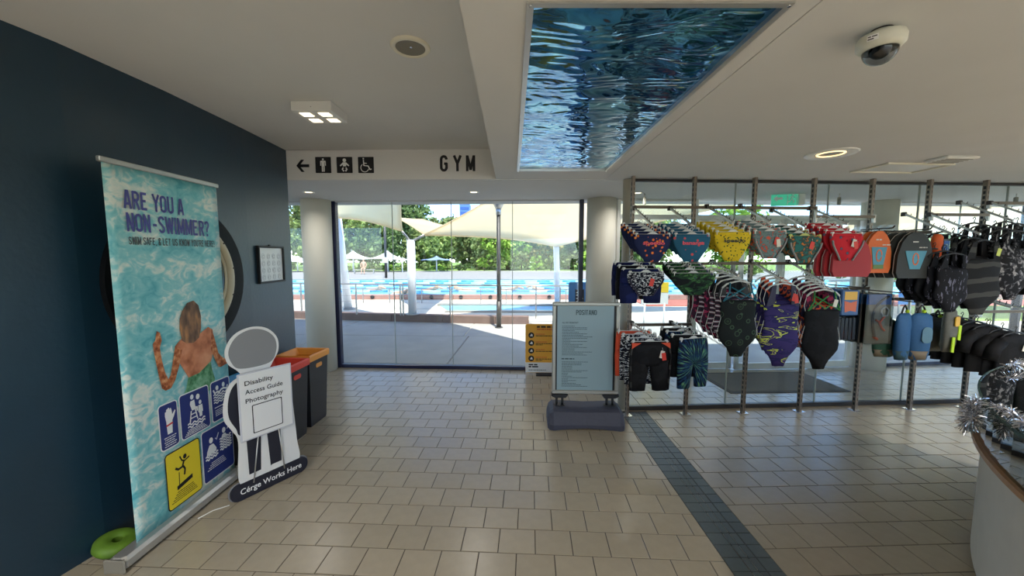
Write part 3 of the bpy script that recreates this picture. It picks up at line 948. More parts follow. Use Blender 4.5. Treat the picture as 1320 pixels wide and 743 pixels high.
# exit sign behind the glass
mat('exit_green', (60, 170, 140), 0.4, emit=(60, 175, 140), emit_s=0.35)
p = at_y(1013, 256, 4.75)
ex = thing('exit_sign', 'green running-man exit sign hanging behind the display glass', 'exit sign', (p.x, 4.75, p.z), math.radians(-14))
b = MB(); b.rbox(-0.16, 0.13, -0.012, 0.012, -0.09, 0.085, 0.003); b.build('sign_plate', 'exit_green', ex)
b = MB()
for s_ in ([(-0.14, 0.0), (-0.10, 0.04), (-0.10, 0.014), (-0.04, 0.014), (-0.04, -0.014), (-0.10, -0.014), (-0.10, -0.04)], ell(0.075, 0.045, 0.012, 0.012), thick([(0.07, 0.028), (0.06, -0.01), (0.085, -0.03), (0.075, -0.06)], 0.014), thick([(0.06, -0.01), (0.04, -0.04), (0.02, -0.045)], 0.013), thick([(0.04, 0.0), (0.055, 0.024), (0.085, 0.015), (0.1, 0.0)], 0.010)):
    b.prism(s_, -0.0135, -0.0122)
b.prism(thick([(0.015, -0.075), (0.015, 0.07), (0.118, 0.07), (0.118, -0.075)], 0.008), -0.0135, -0.0122)
b.build('symbol', 'print_white', ex)
b = MB(); b.rbox(0.13, 0.20, -0.03, 0.03, -0.09, 0.115, 0.004); b.build('housing', 'white_plastic', ex)
b = MB(); b.cyl((0.165, 0), 0.012, 0.115, ZL - 0.004 - p.z, 12); b.build('hanger_rod', 'white_metal', ex)
for px in (831, 1082, 1310):
    p = at_y(px, 253, 4.7)
    o = thing('ceiling_sensor', {831: 'small grey sensor hanging from the soffit beside the slim post', 1082: 'small grey sensor hanging from the soffit behind the red briefs', 1310: 'small grey sensor hanging from the soffit near the right edge'}[px], 'sensor', (p.x, 4.7, ZL - 0.004))
    b = MB(); b.cyl((0, 0), 0.006, -0.04, 0.0, 10); b.build('stem', 'silver', o)
    b = MB(); b.rbox(-0.016, 0.016, -0.016, 0.016, -0.135, -0.04, 0.005); b.build('head', 'grille', o)
# ================================================================== OUTDOORS
mat('concrete', (176, 172, 166), 0.85, noise=0.10, nscale=2.2, var=0.03)
mat('deck_pale', (214, 205, 186), 0.85, noise=0.05, nscale=2)
mat('deck_far', (156, 152, 144), 0.85, noise=0.05, nscale=1)
mat('curb_brown', (132, 108, 98), 0.8, noise=0.10, nscale=4)
mat('pool_tile_brown', (172, 132, 120), 0.7, noise=0.08, nscale=6)
mat('lawn', (132, 160, 72), 0.95, noise=0.2, nscale=1.5)
mat('soil', (98, 80, 62), 0.95, noise=0.2, nscale=3)
mat('rail_steel', (176, 172, 168), 0.35, metal=0.7)
mat('sail_post', (236, 236, 238), 0.4)
ramp_mat('sail_cloth', 'noise', [(248, 229, 196), (251, 239, 214)], 0.7, const=False, rough=0.8, transl=0.8)
ramp_mat('umbrella_cloth', 'noise', [(238, 236, 230), (248, 246, 240)], 0.9, const=False, rough=0.8, transl=0.35)
ramp_mat('blue_cloth', 'noise', [(150, 172, 208), (168, 188, 220)], 0.9, const=False, rough=0.8, transl=0.3)
# terrace slabs
tr = struct('floor_terrace')
rz = math.radians(-3)
k = 0
for j in range(2):
    for i in range(-5, 5):
        b = MB(); b.rbox(-1.49, 1.49, -0.99, 0.99, -0.10, 0.0, 0.006)
        o = b.build('slab', 'concrete', tr, (0.55 + i * 3.0, 6.52 + j * 2.0 - 0.05 * i * 3.0, -0.03), (0, 0, rz))
b = MB(); b.slab([(-16, 4.6), (16, 4.6), (16, 9.0), (-16, 10.8)], -0.30, -0.05); b.build('slab_bed', 'deck_far', tr)
# deck between terrace and pool
b = MB(); b.slab([(-30, 8.4), (30, 6.9), (30, 14.2), (-30, 14.2)], -0.40, -0.045); tag(b.build('floor_deck', 'deck_pale'), kind='structure')
b = MB(); b.slab([(-40, 23.6), (30, 23.6), (40, 40), (-60, 40)], -0.40, 0.03); tag(b.build('floor_far_deck', 'deck_far'), kind='structure')
b = MB(); b.slab([(-90, 36), (90, 36), (90, 95), (-90, 95)], -0.50, -0.02); tag(b.build('ground_lawn', 'lawn'), kind='structure')
b = MB(); b.slab([(10.5, 9.5), (60, 9.5), (60, 36), (14.6, 36), (14.6, 14)], -0.30, -0.03); tag(b.build('ground_lawn_side', 'lawn'), kind='structure')
b = MB(); b.slab([(-120, -40), (120, -40), (120, 120), (-120, 120)], -0.70, -0.55); tag(b.build('ground', 'deck_far'), kind='structure')
b = MB(); b.slab([(7.95, -14), (40, -14), (40, 6.8), (7.95, 6.8)], -0.30, -0.04); b.slab([(-14, -20), (40, -20), (40, -4.4), (-14, -4.4)], -0.31, -0.05); tag(b.build('floor_forecourt', 'deck_pale'), kind='structure')
# low brown curb wall
cw = thing('curb_wall', 'low brown concrete kerb wall along the edge of the terrace', 'kerb')
pl = [(-14, 11.0), (-4.4, 9.55), (-1.72, 9.15), (-0.4, 8.98), (0.42, 8.95)]
for i in range(len(pl) - 1):
    (x0, y0), (x1, y1) = pl[i], pl[i + 1]
    n = max(1, round((x1 - x0) / 1.6))
    for q in range(n):
        a = (x0 + (x1 - x0) * q / n, y0 + (y1 - y0) * q / n); c_ = (x0 + (x1 - x0) * (q + 1) / n - 0.01, y0 + (y1 - y0) * (q + 1) / n)
        b = MB(); b.slab([a, c_, (c_[0], c_[1] + 0.22), (a[0], a[1] + 0.22)], -0.04, 0.155); b.build('wall_block', 'curb_brown', cw)
# steel railing on the curb
def railing(name, label, pts, posts, z0, z1, r=0.02, cables=4, extra=None):
    root = thing(name, label, 'railing')
    b = MB(); b.tube([(x, y, z1) for x, y in pts], r, 10); b.build('handrail', 'rail_steel', root)
    for x, y in posts:
        b = MB(); b.box(x - 0.012, x + 0.012, y - 0.025, y + 0.025, z0, z1); b.build('post', 'rail_steel', root)
    for k in range(cables):
        z = z0 + (z1 - z0) * (k + 1) / (cables + 1)
        b = MB(); b.tube([(x, y, z) for x, y in pts], 0.0035, 5); b.build('cable', 'rail_steel', root)
    return root
ps = [at_y(px, 380, 9.45 - (px - 440) * 0.0028) for px in (459, 516, 519.5, 580, 646, 691, 722)]
railing('steel_railing', 'stainless railing with thin cables standing on the brown kerb', [(-9.5, 10.4), (-4.4, 9.66), (-1.72, 9.26), (0.45, 9.06), (1.6, 9.02)], [(p.x, p.y) for p in ps] + [(-7.2, 10.06), (-5.6, 9.83)], 0.14, 0.905)
railing('ramp_railing', 'short steel handrail on the deck in front of the pool wall', [(-6.2, 13.2), (2.4, 13.0)], [(-5.3, 13.18), (-4.35, 13.15), (-3.2, 13.13), (-2.15, 13.1), (-1.1, 13.08), (-0.2, 13.06), (0.85, 13.04), (1.9, 13.02)], -0.05, 0.46, 0.018, 0)
# shallow pool strip
wp = thing('wading_pool', 'shallow blue water strip with a pale rim in front of the pool wall', 'pool', (0, 0, -0.045))
def water(name, c1, c2, sx, sy, bump):
    m = bpy.data.materials.new(name); m.use_nodes = True
    nt = m.node_tree; b_ = nt.nodes['Principled BSDF']
    tc = nt.nodes.new('ShaderNodeTexCoord'); mp = nt.nodes.new('ShaderNodeMapping')
    mp.inputs['Scale'].default_value = (sx, sy, 1)
    nt.links.new(tc.outputs['Object'], mp.inputs[0])
    br = nt.nodes.new('ShaderNodeTexBrick')
    br.inputs['Color1'].default_value = lin(c1) + (1,); br.inputs['Color2'].default_value = lin(c2) + (1,)
    br.inputs['Mortar'].default_value = lin((146, 214, 226)) + (1,); br.inputs['Mortar Size'].default_value = 0.06
    br.inputs['Bias'].default_value = -0.35; br.inputs['Scale'].default_value = 1.0
    nt.links.new(mp.outputs[0], br.inputs['Vector'])
    n = nt.nodes.new('ShaderNodeTexNoise'); n.inputs['Scale'].default_value = 2.5
    nt.links.new(tc.outputs['Object'], n.inputs['Vector'])
    bp = nt.nodes.new('ShaderNodeBump'); bp.inputs['Strength'].default_value = bump; bp.inputs['Distance'].default_value = 0.05
    nt.links.new(n.outputs['Fac'], bp.inputs['Height']); nt.links.new(bp.outputs[0], b_.inputs['Normal'])
    nt.links.new(br.outputs['Color'], b_.inputs['Base Color'])
    b_.inputs['Roughness'].default_value = 0.25; b_.inputs['Specular IOR Level'].default_value = 0.15
    MATS[name] = m
water('pool_water', (112, 200, 218), (70, 168, 206), 0.30, 0.55, 0.15)
water('wading_water', (140, 190, 220), (120, 178, 214), 0.2, 0.2, 0.1)
b = MB(); b.slab([(-1.9, 11.15), (3.2, 11.0), (3.2, 12.2), (-2.4, 12.35)], 0.0, 0.015); b.build('water_surface', 'wading_water', wp)
b = MB(); b.slab([(-2.5, 12.36), (3.3, 12.21), (3.3, 12.5), (-2.5, 12.65)], 0.0, 0.06); b.slab([(-2.0, 10.95), (3.3, 10.8), (3.3, 10.99), (-1.95, 11.14)], 0.0, 0.04); b.build('rim', 'deck_far', wp)
# main pool
mp_ = thing('swimming_pool', 'large outdoor lap pool with bright blue water and brown tiled near wall', 'pool', (0, 0, -0.045))
for i in range(-13, 9):
    b = MB(); b.rbox(i * 2.24, i * 2.24 + 2.23, 14.2, 14.55, 0.0, 0.175, 0.01); b.build('wall_panel', 'pool_tile_brown', mp_)
b = MB(); b.box(-34, 22, 14.55, 23.4, 0.05, 0.15); b.build('water_surface', 'pool_water', mp_)
b = MB(); b.box(-34, 22, 23.4, 23.8, 0.0, 0.22); b.build('far_coping', 'deck_far', mp_)
mat('pool_lamp', (40, 36, 40), 0.3)
for i in range(-16, 12):
    b = MB(); b.cyl((0, 0), 0.075, 0.0, 0.03, 16, M=Matrix.Translation((0.30 + i * 1.13, 14.2, 0.10)) @ Mf); b.build('pool_light', 'pool_lamp', mp_)
mat('rope_blue', (70, 140, 200), 0.5); mat('rope_white', (196, 226, 232), 0.5)
for i, y in enumerate((15.7, 17.2, 18.8, 20.4, 22.0)):
    o = thing('lane_rope', ('nearest', 'second', 'third', 'fourth', 'farthest')[i] + ' floating lane rope across the big pool', 'lane rope', (0, y, 0.115), 0, 'lane ropes in the pool')
    for nm, mm, ph_ in (('blue_floats', 'rope_blue', 0), ('white_floats', 'rope_white', 1)):
        b = MB()
        for q in range(-22, 12): b.tube([(q * 1.5 + ph_ * 0.75, 0, 0), (q * 1.5 + ph_ * 0.75 + 0.73, 0, 0)], 0.06, 6)
        tag(b.build(nm, mm, o), kind='stuff')
# poles, sails
def sail(name, label, p0, p1, p2, p3, sag, n=14):
    """cloth on four corners p0..p3 with scalloped edges"""
    root = thing(name, label, 'shade sail')
    vs_, fs = [], []
    for j in range(n + 1):
        for i in range(n + 1):
            u, v = i / n, j / n
            uu = u; vv = v
            p = (p0 * (1 - uu) + p1 * uu) * (1 - vv) + (p3 * (1 - uu) + p2 * uu) * vv
            c_ = (p0 + p1 + p2 + p3) / 4
            e = 0.16 * (4 * u * (1 - u) * abs(2 * v - 1) ** 3 + 4 * v * (1 - v) * abs(2 * u - 1) ** 3)
            p = p.lerp(c_, e * 0.55)
            p = p + Vector((0, 0, -sag * 16 * u * (1 - u) * v * (1 - v)))
            vs_.append(p)
    for j in range(n):
        for i in range(n):
            k_ = j * (n + 1) + i
            fs.append((k_, k_ + 1, k_ + n + 2, k_ + n + 1))
    b = MB(); b._add(vs_, fs, True)
    o = b.build('membrane', 'sail_cloth', root)
    md = o.modifiers.new('thickness', 'SOLIDIFY'); md.thickness = 0.012
    b = MB(); edge = [vs_[i] for i in range(n + 1)] + [vs_[(j) * (n + 1) + n] for j in range(1, n + 1)] + [vs_[n * (n + 1) + i] for i in range(n - 1, -1, -1)] + [vs_[j * (n + 1)] for j in range(n - 1, -1, -1)]
    b.tube(edge, 0.022, 6); b.build('edge_cable', 'sail_cloth', root)
    return root
PL = at_y(435, 281, 11.2); PA = at_y(518, 298, 9.15)
sail('shade_sail', 'cream shade sail on the left above the leaning white post', PL, PA, at_y(527, 205, 8.6), at_y(395, 190, 9.6), -0.35)
PB = at_y(547, 303, 9.25); PD = at_y(717, 318, 12.0)
sail('shade_sail', 'broad cream shade sail spanning the right of the window', PB, PD, at_y(1075, 238, 10.5), at_y(690, 205, 8.6), -0.45)
sail('shade_sail', 'small distant cream sail corner between the two big sails', at_y(512, 281, 13.6), at_y(549, 304, 9.4), at_y(580, 293, 13.5), at_y(545, 283, 14.5), 0.0)
sail('shade_sail', 'large cream sail beyond the glass at the far right', at_y(1085, 296, 13.5), at_y(1520, 318, 10.5), at_y(1600, 215, 8.2), at_y(1150, 225, 8.4), -0.3)
def post(label, base, top, r0, r1, extra=()):
    o = thing('sail_post', label, 'post', base)
    b = MB(); b.tube([(0, 0, 0), tuple(Vector(top) - Vector(base))], [r0, r1], 16); b.build('mast', 'sail_post', o)
    b = MB(); b.cyl((0, 0), r0 * 1.7, 0, 0.03, 16); b.build('foot_plate', 'rail_steel', o)
    for e in extra:
        b = MB(); b.tube([Vector(top) - Vector(base) - Vector((0, 0, 0.04)), Vector(e) - Vector(base)], 0.028, 8); b.build('strut', 'rail_steel', o)
    return o
pc = at_y(531.5, 404, 9.32)
post('stout white post on the kerb carrying struts to both sails', (pc.x, 9.34, 0.15), (pc.x, 9.34, 2.02), 0.105, 0.10, (PA, PB))
post('leaning white mast holding the left sail corner', (at_y(449, 397, 11.6).x, 11.6, -0.045), PL, 0.125, 0.115)
post('white mast holding the low corner of the right sail', (at_y(719, 396, 12.2).x, 12.2, -0.045), PD, 0.10, 0.09)
# tall lamp pole on the terrace
lp = thing('lamp_pole', 'dark steel lamp pole with a flared head standing on the terrace', 'lamp post', (-0.305, 8.52, -0.03))
mat('pole_dark', (78, 76, 74), 0.45, metal=0.4)
b = MB(); b.cyl((0, 0), 0.045, 0, 2.62, 18); b.build('pole', 'pole_dark', lp)
b = MB(); b.cyl((0, 0), 0.09, 0, 0.02, 18); b.cyl((0, 0), 0.055, 0.02, 0.62, 18); b.build('base', 'pole_dark', lp)
b = MB(); b.cyl((0, 0), 0.062, 2.58, 2.72, 18); b.cyl((0, 0), 0.07, 2.72, 2.98, 18, r2=0.20); b.build('head', 'silver', lp)
b = MB(); b.cyl((0, 0), 0.21, 2.98, 3.04, 18); b.build('cap', 'white_metal', lp)
l2 = thing('notice_pole', 'thin dark pole with a white notice beyond the pool', 'post', (at_y(498, 365, 27).x, 27, 0.03))
b = MB(); b.cyl((0, 0), 0.09, 0, 4.2, 12); b.build('pole', 'pole_dark', l2)
b = MB(); b.box(-0.2, 0.2, -0.14, -0.11, 1.1, 1.5); b.build('notice', 'print_white', l2)
# blue board outside the glass
bb = thing('pool_sign_board', 'blue board with a dark panel standing outside the glass', 'sign', (at_y(741, 400, 6.3).x + 0.06, 6.3, -0.03), -0.05)
mat('board_blue', (96, 156, 226), 0.45); mat('board_grey', (58, 62, 72), 0.5)
b = MB(); b.prism(rrect(-0.17, 0.17, 0.30, 1.215, 0.03), -0.02, 0.02); b.build('board', 'board_blue', bb)
b = MB(); b.prism([(-0.06, 0.5), (0.09, 0.5), (0.09, 1.10), (0.06, 1.085), (0.015, 1.10), (-0.03, 1.085), (-0.06, 1.10)], -0.024, -0.020); b.build('dark_panel', 'board_grey', bb)
bars('print', 'print_white', bb, [(-0.045, 0.06, 1.03, 0.018), (-0.045, 0.05, 0.985, 0.022), (-0.045, 0.07, 0.93, 0.018), (-0.045, 0.03, 0.88, 0.018)], -0.025)
b = MB(); b.box(-0.14, -0.11, -0.02, 0.02, 0, 0.31); b.box(0.11, 0.14, -0.02, 0.02, 0, 0.31); b.box(-0.15, -0.10, -0.16, 0.16, 0, 0.02); b.box(0.10, 0.15, -0.16, 0.16, 0, 0.02); b.build('legs', 'rail_steel', bb)
# yellow caution board on the deck
mat('caution_yellow', (244, 208, 60), 0.5)
cb = thing('caution_board', 'small white and yellow folding caution board on the pool deck', 'sign', (at_y(448.5, 396, 11.9).x + 0.02, 11.0, -0.045))
b = MB(); b.rbox(-0.20, 0.20, -0.05, -0.02, 0.0, 0.62, 0.01); b.rbox(-0.20, 0.20, 0.06, 0.09, 0.0, 0.60, 0.01); b.build('board', 'print_white', cb)
b = MB(); b.box(-0.18, 0.18, -0.056, -0.051, 0.16, 0.40); b.build('yellow_panel', 'caution_yellow', cb)
b = MB(); b.prism(ell(-0.05, 0.51, 0.06, 0.06), -0.056, -0.051); b.build('symbol', 'pool_tile_brown', cb)
# umbrellas
def umbrella(label, x, y, z0, r, zp, ze, m, sides=4, group=None):
    o = thing('patio_umbrella', label, 'umbrella', (x, y, z0), 0.4, group)
    n = sides * 6
    prof = [(0.03, zp), (r * 0.12, zp - (zp - ze) * 0.28), (r * 0.35, zp - (zp - ze) * 0.62), (r * 0.68, zp - (zp - ze) * 0.88), (r, ze)]
    rings = []
    for q, z in prof:
        ring = []
        for k_ in range(n):
            a = 2 * PI * k_ / n
            s_ = abs(math.cos(sides / 2 * a)) ** 0.8
            ring.append((q * (0.86 + 0.14 * s_) * math.cos(a), q * (0.86 + 0.14 * s_) * math.sin(a), z - (1 - s_) * -0.05 * q))
        rings.append(ring)
    b = MB(); b.rings(rings, cap=False, smooth=True)
    cn = b.build('canopy', m, o); md = cn.modifiers.new('thickness', 'SOLIDIFY'); md.thickness = 0.03
    b = MB(); b.cyl((0, 0), 0.06 if r < 3 else 0.10, 0, zp, 10); b.build('pole', 'sail_post', o)
    b = MB(); b.cyl((0, 0), 0.3, 0, 0.08, 12); b.build('base', 'deck_far', o)
    return o
p = at_y(478, 350, 38)
o = thing('twin_peak_canopy', 'white twin-peaked canopy on poles beyond the pool', 'canopy', (p.x, 38, 0.0))
vs_, fs = [], []
for j in range(13):
    for i in range(61):
        x = -3.9 + 7.8 * i / 60; y = -1.9 + 3.8 * j / 12
        h = max(math.exp(-math.hypot(x - c_, y * 0.9) / 0.95) for c_ in (-1.75, 1.75))
        vs_.append((x, y * (1 - 0.1 * math.cos(x * 1.8)), 1.24 + 0.98 * h - 0.10 * abs(x / 3.9) ** 2))
for j in range(12):
    for i in range(60): k_ = j * 61 + i; fs.append((k_, k_ + 1, k_ + 62, k_ + 61))
b = MB(); b._add(vs_, fs, True); cn = b.build('canopy_cloth', 'umbrella_cloth', o); md = cn.modifiers.new('thickness', 'SOLIDIFY'); md.thickness = 0.03
for x in (-1.75, 1.75):
    b = MB(); b.cyl((x, 0), 0.09, 0, 2.15, 10); b.build('pole', 'sail_post', o)
for x in (-3.7, 3.7):
    b = MB(); b.cyl((x, -1.6), 0.05, 0, 1.15, 8); b.build('corner_pole', 'sail_post', o)
p = at_y(563, 350, 38.5); umbrella('blue umbrella on the lawn beyond the pool', p.x, 38.5, 0.0, 1.6, 1.62, 1.20, 'blue_cloth', 6)
p = at_y(384, 350, 38); umbrella('white umbrella seen through the narrow left window', p.x, 38, 0.0, 2.4, 1.6, 1.1, 'umbrella_cloth', 4)
# far tower
tw = thing('tower_building', 'blue glass tower block rising behind the trees', 'building', (at_y(599, 280, 220).x, 220, 0))
mat('tower_wall', (96, 136, 200), 0.5); mat('tower_glass', (60, 96, 166), 0.2)
b = MB(); b.box(-2.9, 2.9, 0, 8, 0, 31.5); b.box(0.2, 2.2, 1, 5, 31.5, 33); b.build('wall', 'tower_wall', tw)
for k_ in range(6):
    b = MB(); b.box(-2.5, 2.5, -0.15, 0.0, 15 + k_ * 2.7, 16.5 + k_ * 2.7); b.build('window', 'tower_glass', tw)
# trees
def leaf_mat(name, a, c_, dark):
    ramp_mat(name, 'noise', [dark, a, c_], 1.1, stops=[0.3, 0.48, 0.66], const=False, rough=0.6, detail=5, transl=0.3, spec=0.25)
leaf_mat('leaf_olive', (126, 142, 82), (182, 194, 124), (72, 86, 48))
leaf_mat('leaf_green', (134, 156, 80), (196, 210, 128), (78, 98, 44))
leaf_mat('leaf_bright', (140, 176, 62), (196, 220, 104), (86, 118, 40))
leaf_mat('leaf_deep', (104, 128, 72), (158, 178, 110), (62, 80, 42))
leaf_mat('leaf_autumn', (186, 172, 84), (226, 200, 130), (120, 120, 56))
mat('bark', (92, 76, 60), 0.9, noise=0.2, nscale=8)
def tree(label, x, y, z0, h, rx, ry, m, seed, leaf=0.34, clusters=110, per=34, trunk=0.3, group='trees beyond the pool', low=0.22, name='tree', cat='tree'):
    rnd = random.Random(seed)
    o = thing(name, label, cat, (x, y, z0), 0, group)
    b = MB()
    b.tube([(0, 0, 0), (0.1, 0, h * 0.3), (-0.1, 0.1, h * 0.6)], [trunk, trunk * 0.8, trunk * 0.4], 8)
    for q in range(5):
        a = rnd.uniform(0, 6.28); b.tube([(0, 0, h * (0.25 + 0.05 * q)), (math.cos(a) * rx * 0.35, math.sin(a) * ry * 0.35, h * 0.5), (math.cos(a) * rx * 0.7, math.sin(a) * ry * 0.7, h * 0.66)], [trunk * 0.5, trunk * 0.35, trunk * 0.12], 6)
    b.build('trunk', 'bark', o)
    vs_, fs = [], []
    for _ in range(clusters):
        while True:
            d = Vector((rnd.uniform(-1, 1), rnd.uniform(-1, 1), rnd.uniform(-1, 1)))
            if 0.25 < d.length < 1: break
        d = d * (0.55 + 0.45 * rnd.random())
        cx, cy, cz = d.x * rx, d.y * ry, h * (low + (1 - low) * 0.5) + d.z * h * (1 - low) * 0.5
        cr = rnd.uniform(0.10, 0.2) * (rx + h * 0.5) * 0.6
        for _ in range(per):
            e = Vector((rnd.gauss(0, 1), rnd.gauss(0, 1), rnd.gauss(0, 0.8))).normalized() * cr * rnd.uniform(0.5, 1.0)
            c0 = Vector((cx, cy, cz)) + e
            n_ = (e.normalized() + Vector((rnd.uniform(-.7, .7), rnd.uniform(-.7, .7), rnd.uniform(-.2, .9)))).normalized()
            t = n_.orthogonal().normalized(); t.rotate(Matrix.Rotation(rnd.uniform(0, 6.28), 3, n_)); w = n_.cross(t)
            l = leaf * rnd.uniform(0.6, 1.3)
            i0 = len(vs_)
            vs_ += [c0 - t * l, c0 + w * l * 0.5, c0 + t * l, c0 - w * l * 0.5]
            fs.append((i0, i0 + 1, i0 + 2, i0 + 3))
    me = bpy.data.meshes.new('foliage'); me.from_pydata([tuple(v) for v in vs_], [], fs); me.update(); me.materials.append(MATS[m])
    tag(link('foliage', me, o), kind='stuff')
    return o
def tx(px, Y): return (px - 660) / FPX * (Y * _cp)
T = [('tall olive tree at the left edge of the window', 398, 52, 13.0, 5.0, 'leaf_olive'), ('spreading olive tree behind the white canopy', 466, 46, 10.5, 4.8, 'leaf_green'),
     ('tall dark tree behind the stout white post', 527, 56, 14.6, 3.9, 'leaf_deep'), ('rounded olive tree behind the blue umbrella', 572, 47, 7.0, 3.6, 'leaf_olive'),
     ('tall tree below the blue tower', 612, 57, 7.6, 4.0, 'leaf_green'), ('dark tree left of the lamp pole', 632, 49, 7.2, 3.4, 'leaf_deep'),
     ('bright lime tree behind the lamp pole', 655, 44, 6.2, 3.6, 'leaf_bright'), ('yellow-tinged tree right of the lamp pole', 696, 45, 7.0, 3.0, 'leaf_autumn'),
     ('deep green tree near the right window frame', 735, 46, 8.0, 4.2, 'leaf_deep'), ('green tree seen behind the navy briefs', 830, 46, 8.5, 5.0, 'leaf_green'),
     ('green tree seen under the yellow briefs', 945, 42, 7.6, 5.2, 'leaf_bright'), ('green tree seen behind the kickboards', 1180, 40, 5.0, 4.5, 'leaf_green'),
     ('olive tree seen through the narrow left window', 330, 44, 11.0, 4.6, 'leaf_green')]
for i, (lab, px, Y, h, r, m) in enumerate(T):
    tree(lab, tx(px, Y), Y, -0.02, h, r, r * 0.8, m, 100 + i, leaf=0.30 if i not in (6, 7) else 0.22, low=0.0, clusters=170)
for i in range(17):
    px = 300 + i * 33 + (i % 2) * 9; Y = 44.5 + 5 * (i % 2)
    tree('tall dense shrub under the tree crowns beyond the pool, %s from the left' % ORD[i], tx(px, Y), Y, -0.02, 5.2 + (i * 7 % 5) * 0.4, 2.3, 1.8, ('leaf_deep', 'leaf_olive', 'leaf_green')[i % 3], 300 + i, leaf=0.26, clusters=90, per=30, trunk=0.1, group='tall shrubs beyond the pool', low=-0.12, name='tall_shrub', cat='shrub')
# low planting along the far lawn
for i in range(22):
    px = 432 + i * 16 + (i % 3) * 3
    Y = 40.5 + (i % 4) * 0.7
    nm = ('second', 'third', 'fourth')[i % 3]
    rnd = random.Random(i)
    hgt = (0.8 if px < 600 else 1.9) * rnd.uniform(0.8, 1.3)
    tree('low leafy garden shrub beyond the pool, %s from the left' % ORD[i], tx(px, Y), Y, -0.02, hgt, 1.0, 0.8, ('leaf_bright', 'leaf_green', 'leaf_deep', 'leaf_olive')[i % 4], 500 + i, leaf=0.16, clusters=22, per=22, trunk=0.05, group='garden shrubs beyond the pool', low=0.05, name='shrub', cat='shrub')
for i, (px, Y) in enumerate(((900, 30), (935, 30), (970, 30), (1060, 26), (1085, 26), (1150, 24), (1168, 25), (1190, 24), (1212, 26), (1236, 25), (1262, 24))):
    tree('low hedge shrub on the side lawn, %s from the left' % ORD[i], tx(px, Y), Y, -0.03, 1.25, 1.3, 0.9, ('leaf_green', 'leaf_bright')[i % 2], 700 + i, leaf=0.15, clusters=24, per=24, trunk=0.05, group='hedge shrubs on the side lawn', low=0.05, name='shrub', cat='shrub')
# red planter edge, board and barrier past the entry
mat('red_paving', (186, 110, 92), 0.85, noise=0.1, nscale=3)
b = MB(); b.slab([(4.5, 12.3), (34, 12.3), (34, 14.0), (4.5, 14.0)], -0.045, -0.02); tag(b.build('floor_red_path', 'red_paving'), kind='structure')
p = at_y(1182, 392, 10.5)
nb = thing('notice_board', 'blue poster board beyond the glass at right', 'sign', (p.x, 10.5, -0.04), -0.3)
b = MB(); b.box(-0.42, 0.42, -0.02, 0.02, 0.28, 0.86); b.build('board', 'board_blue', nb)
b = MB(); b.box(-0.40, -0.36, 0.02, 0.05, 0, 0.9); b.box(0.36, 0.40, 0.02, 0.05, 0, 0.9); b.build('legs', 'rail_steel', nb)
bars('print', 'print_white', nb, [(-0.3, 0.2, 0.70, 0.06), (-0.3, 0.3, 0.56, 0.05), (-0.3, 0.1, 0.42, 0.05)], -0.022)
railing('side_railing', 'white steel fence beyond the right-hand glass', [(8.2, 9.6), (16, 10.4)], [(8.4 + k_ * 1.1, 9.62 + k_ * 0.112) for k_ in range(7)], -0.04, 0.98, 0.025, 3)
# yellow-and-white stand beyond the entry glass
p = at_y(843, 412, 7.2)
ys = thing('pool_rules_stand', 'white and yellow board on white legs outside, behind the hanging shorts', 'sign', (p.x, 7.2, -0.03), 0.1)
b = MB(); b.box(-0.27, 0.27, -0.015, 0.015, 0.72, 1.15); b.build('board', 'print_white', ys)
b = MB(); b.box(-0.27, 0.27, -0.018, -0.0155, 0.95, 1.15); b.build('yellow_panel', 'caution_yellow', ys)
b = MB(); b.prism(ell(-0.12, 0.82, 0.035, 0.035), -0.018, -0.0155); b.build('symbol', 'print_black', ys)
b = MB(); b.tube([(-0.2, 0, 0), (-0.2, 0, 0.75)], 0.018, 8); b.tube([(0.2, 0, 0), (0.2, 0, 0.75)], 0.018, 8); b.box(-0.24, -0.16, -0.2, 0.2, 0, 0.02); b.box(0.16, 0.24, -0.2, 0.2, 0, 0.02); b.build('legs', 'sail_post', ys)
# bathers
mat('skin', (206, 158, 128), 0.6); mat('swim_dark', (40, 44, 60), 0.6)
def figure(name, label, loc, rz, joints, edges, m, sub=1):
    me = bpy.data.meshes.new(name); me.from_pydata([j[0] for j in joints], edges, []); me.update()
    o = link(name, me, None, loc, (0, 0, rz)); tag(o, label, 'person')
    sk = o.modifiers.new('skin', 'SKIN')
    for v, j in zip(me.skin_vertices[0].data, joints): v.radius = (j[1], j[1])
    me.skin_vertices[0].data[0].use_root = True
    sb = o.modifiers.new('smooth', 'SUBSURF'); sb.levels = sub; sb.render_levels = sub
    me.materials.append(MATS[m])
    return o
J = [((0, 0, 0.50), .13), ((0, 0, 0.78), .13), ((0, 0, 0.98), .14), ((0, -.01, 1.10), .05), ((0, -.02, 1.20), .085), ((0, -.02, 1.28), .07),
     ((-.19, 0, 1.0), .05), ((-.24, -.05, .76), .04), ((-.18, -.22, .60), .035), ((.19, 0, 1.0), .05), ((.24, -.05, .76), .04), ((.18, -.22, .60), .035),
     ((-.10, -.02, .48), .09), ((-.12, -.42, .50), .07), ((-.12, -.46, .10), .045), ((-.12, -.58, .05), .04), ((.10, -.02, .48), .09), ((.12, -.42, .50), .07), ((.12, -.46, .10), .045), ((.12, -.58, .05), .04)]
E = [(0, 1), (1, 2), (2, 3), (3, 4), (4, 5), (2, 6), (6, 7), (7, 8), (2, 9), (9, 10), (10, 11), (0, 12), (12, 13), (13, 14), (14, 15), (0, 16), (16, 17), (17, 18), (18, 19)]
p = at_y(469, 351, 33)
figure('person', 'bare-chested person sitting under the white canopy beyond the pool', (p.x, 33, 0.03), 0.2, J, E, 'skin')
bn = thing('bench', 'long grey bench under the person beyond the pool', 'bench', (p.x, 33, 0.03), 0.2)
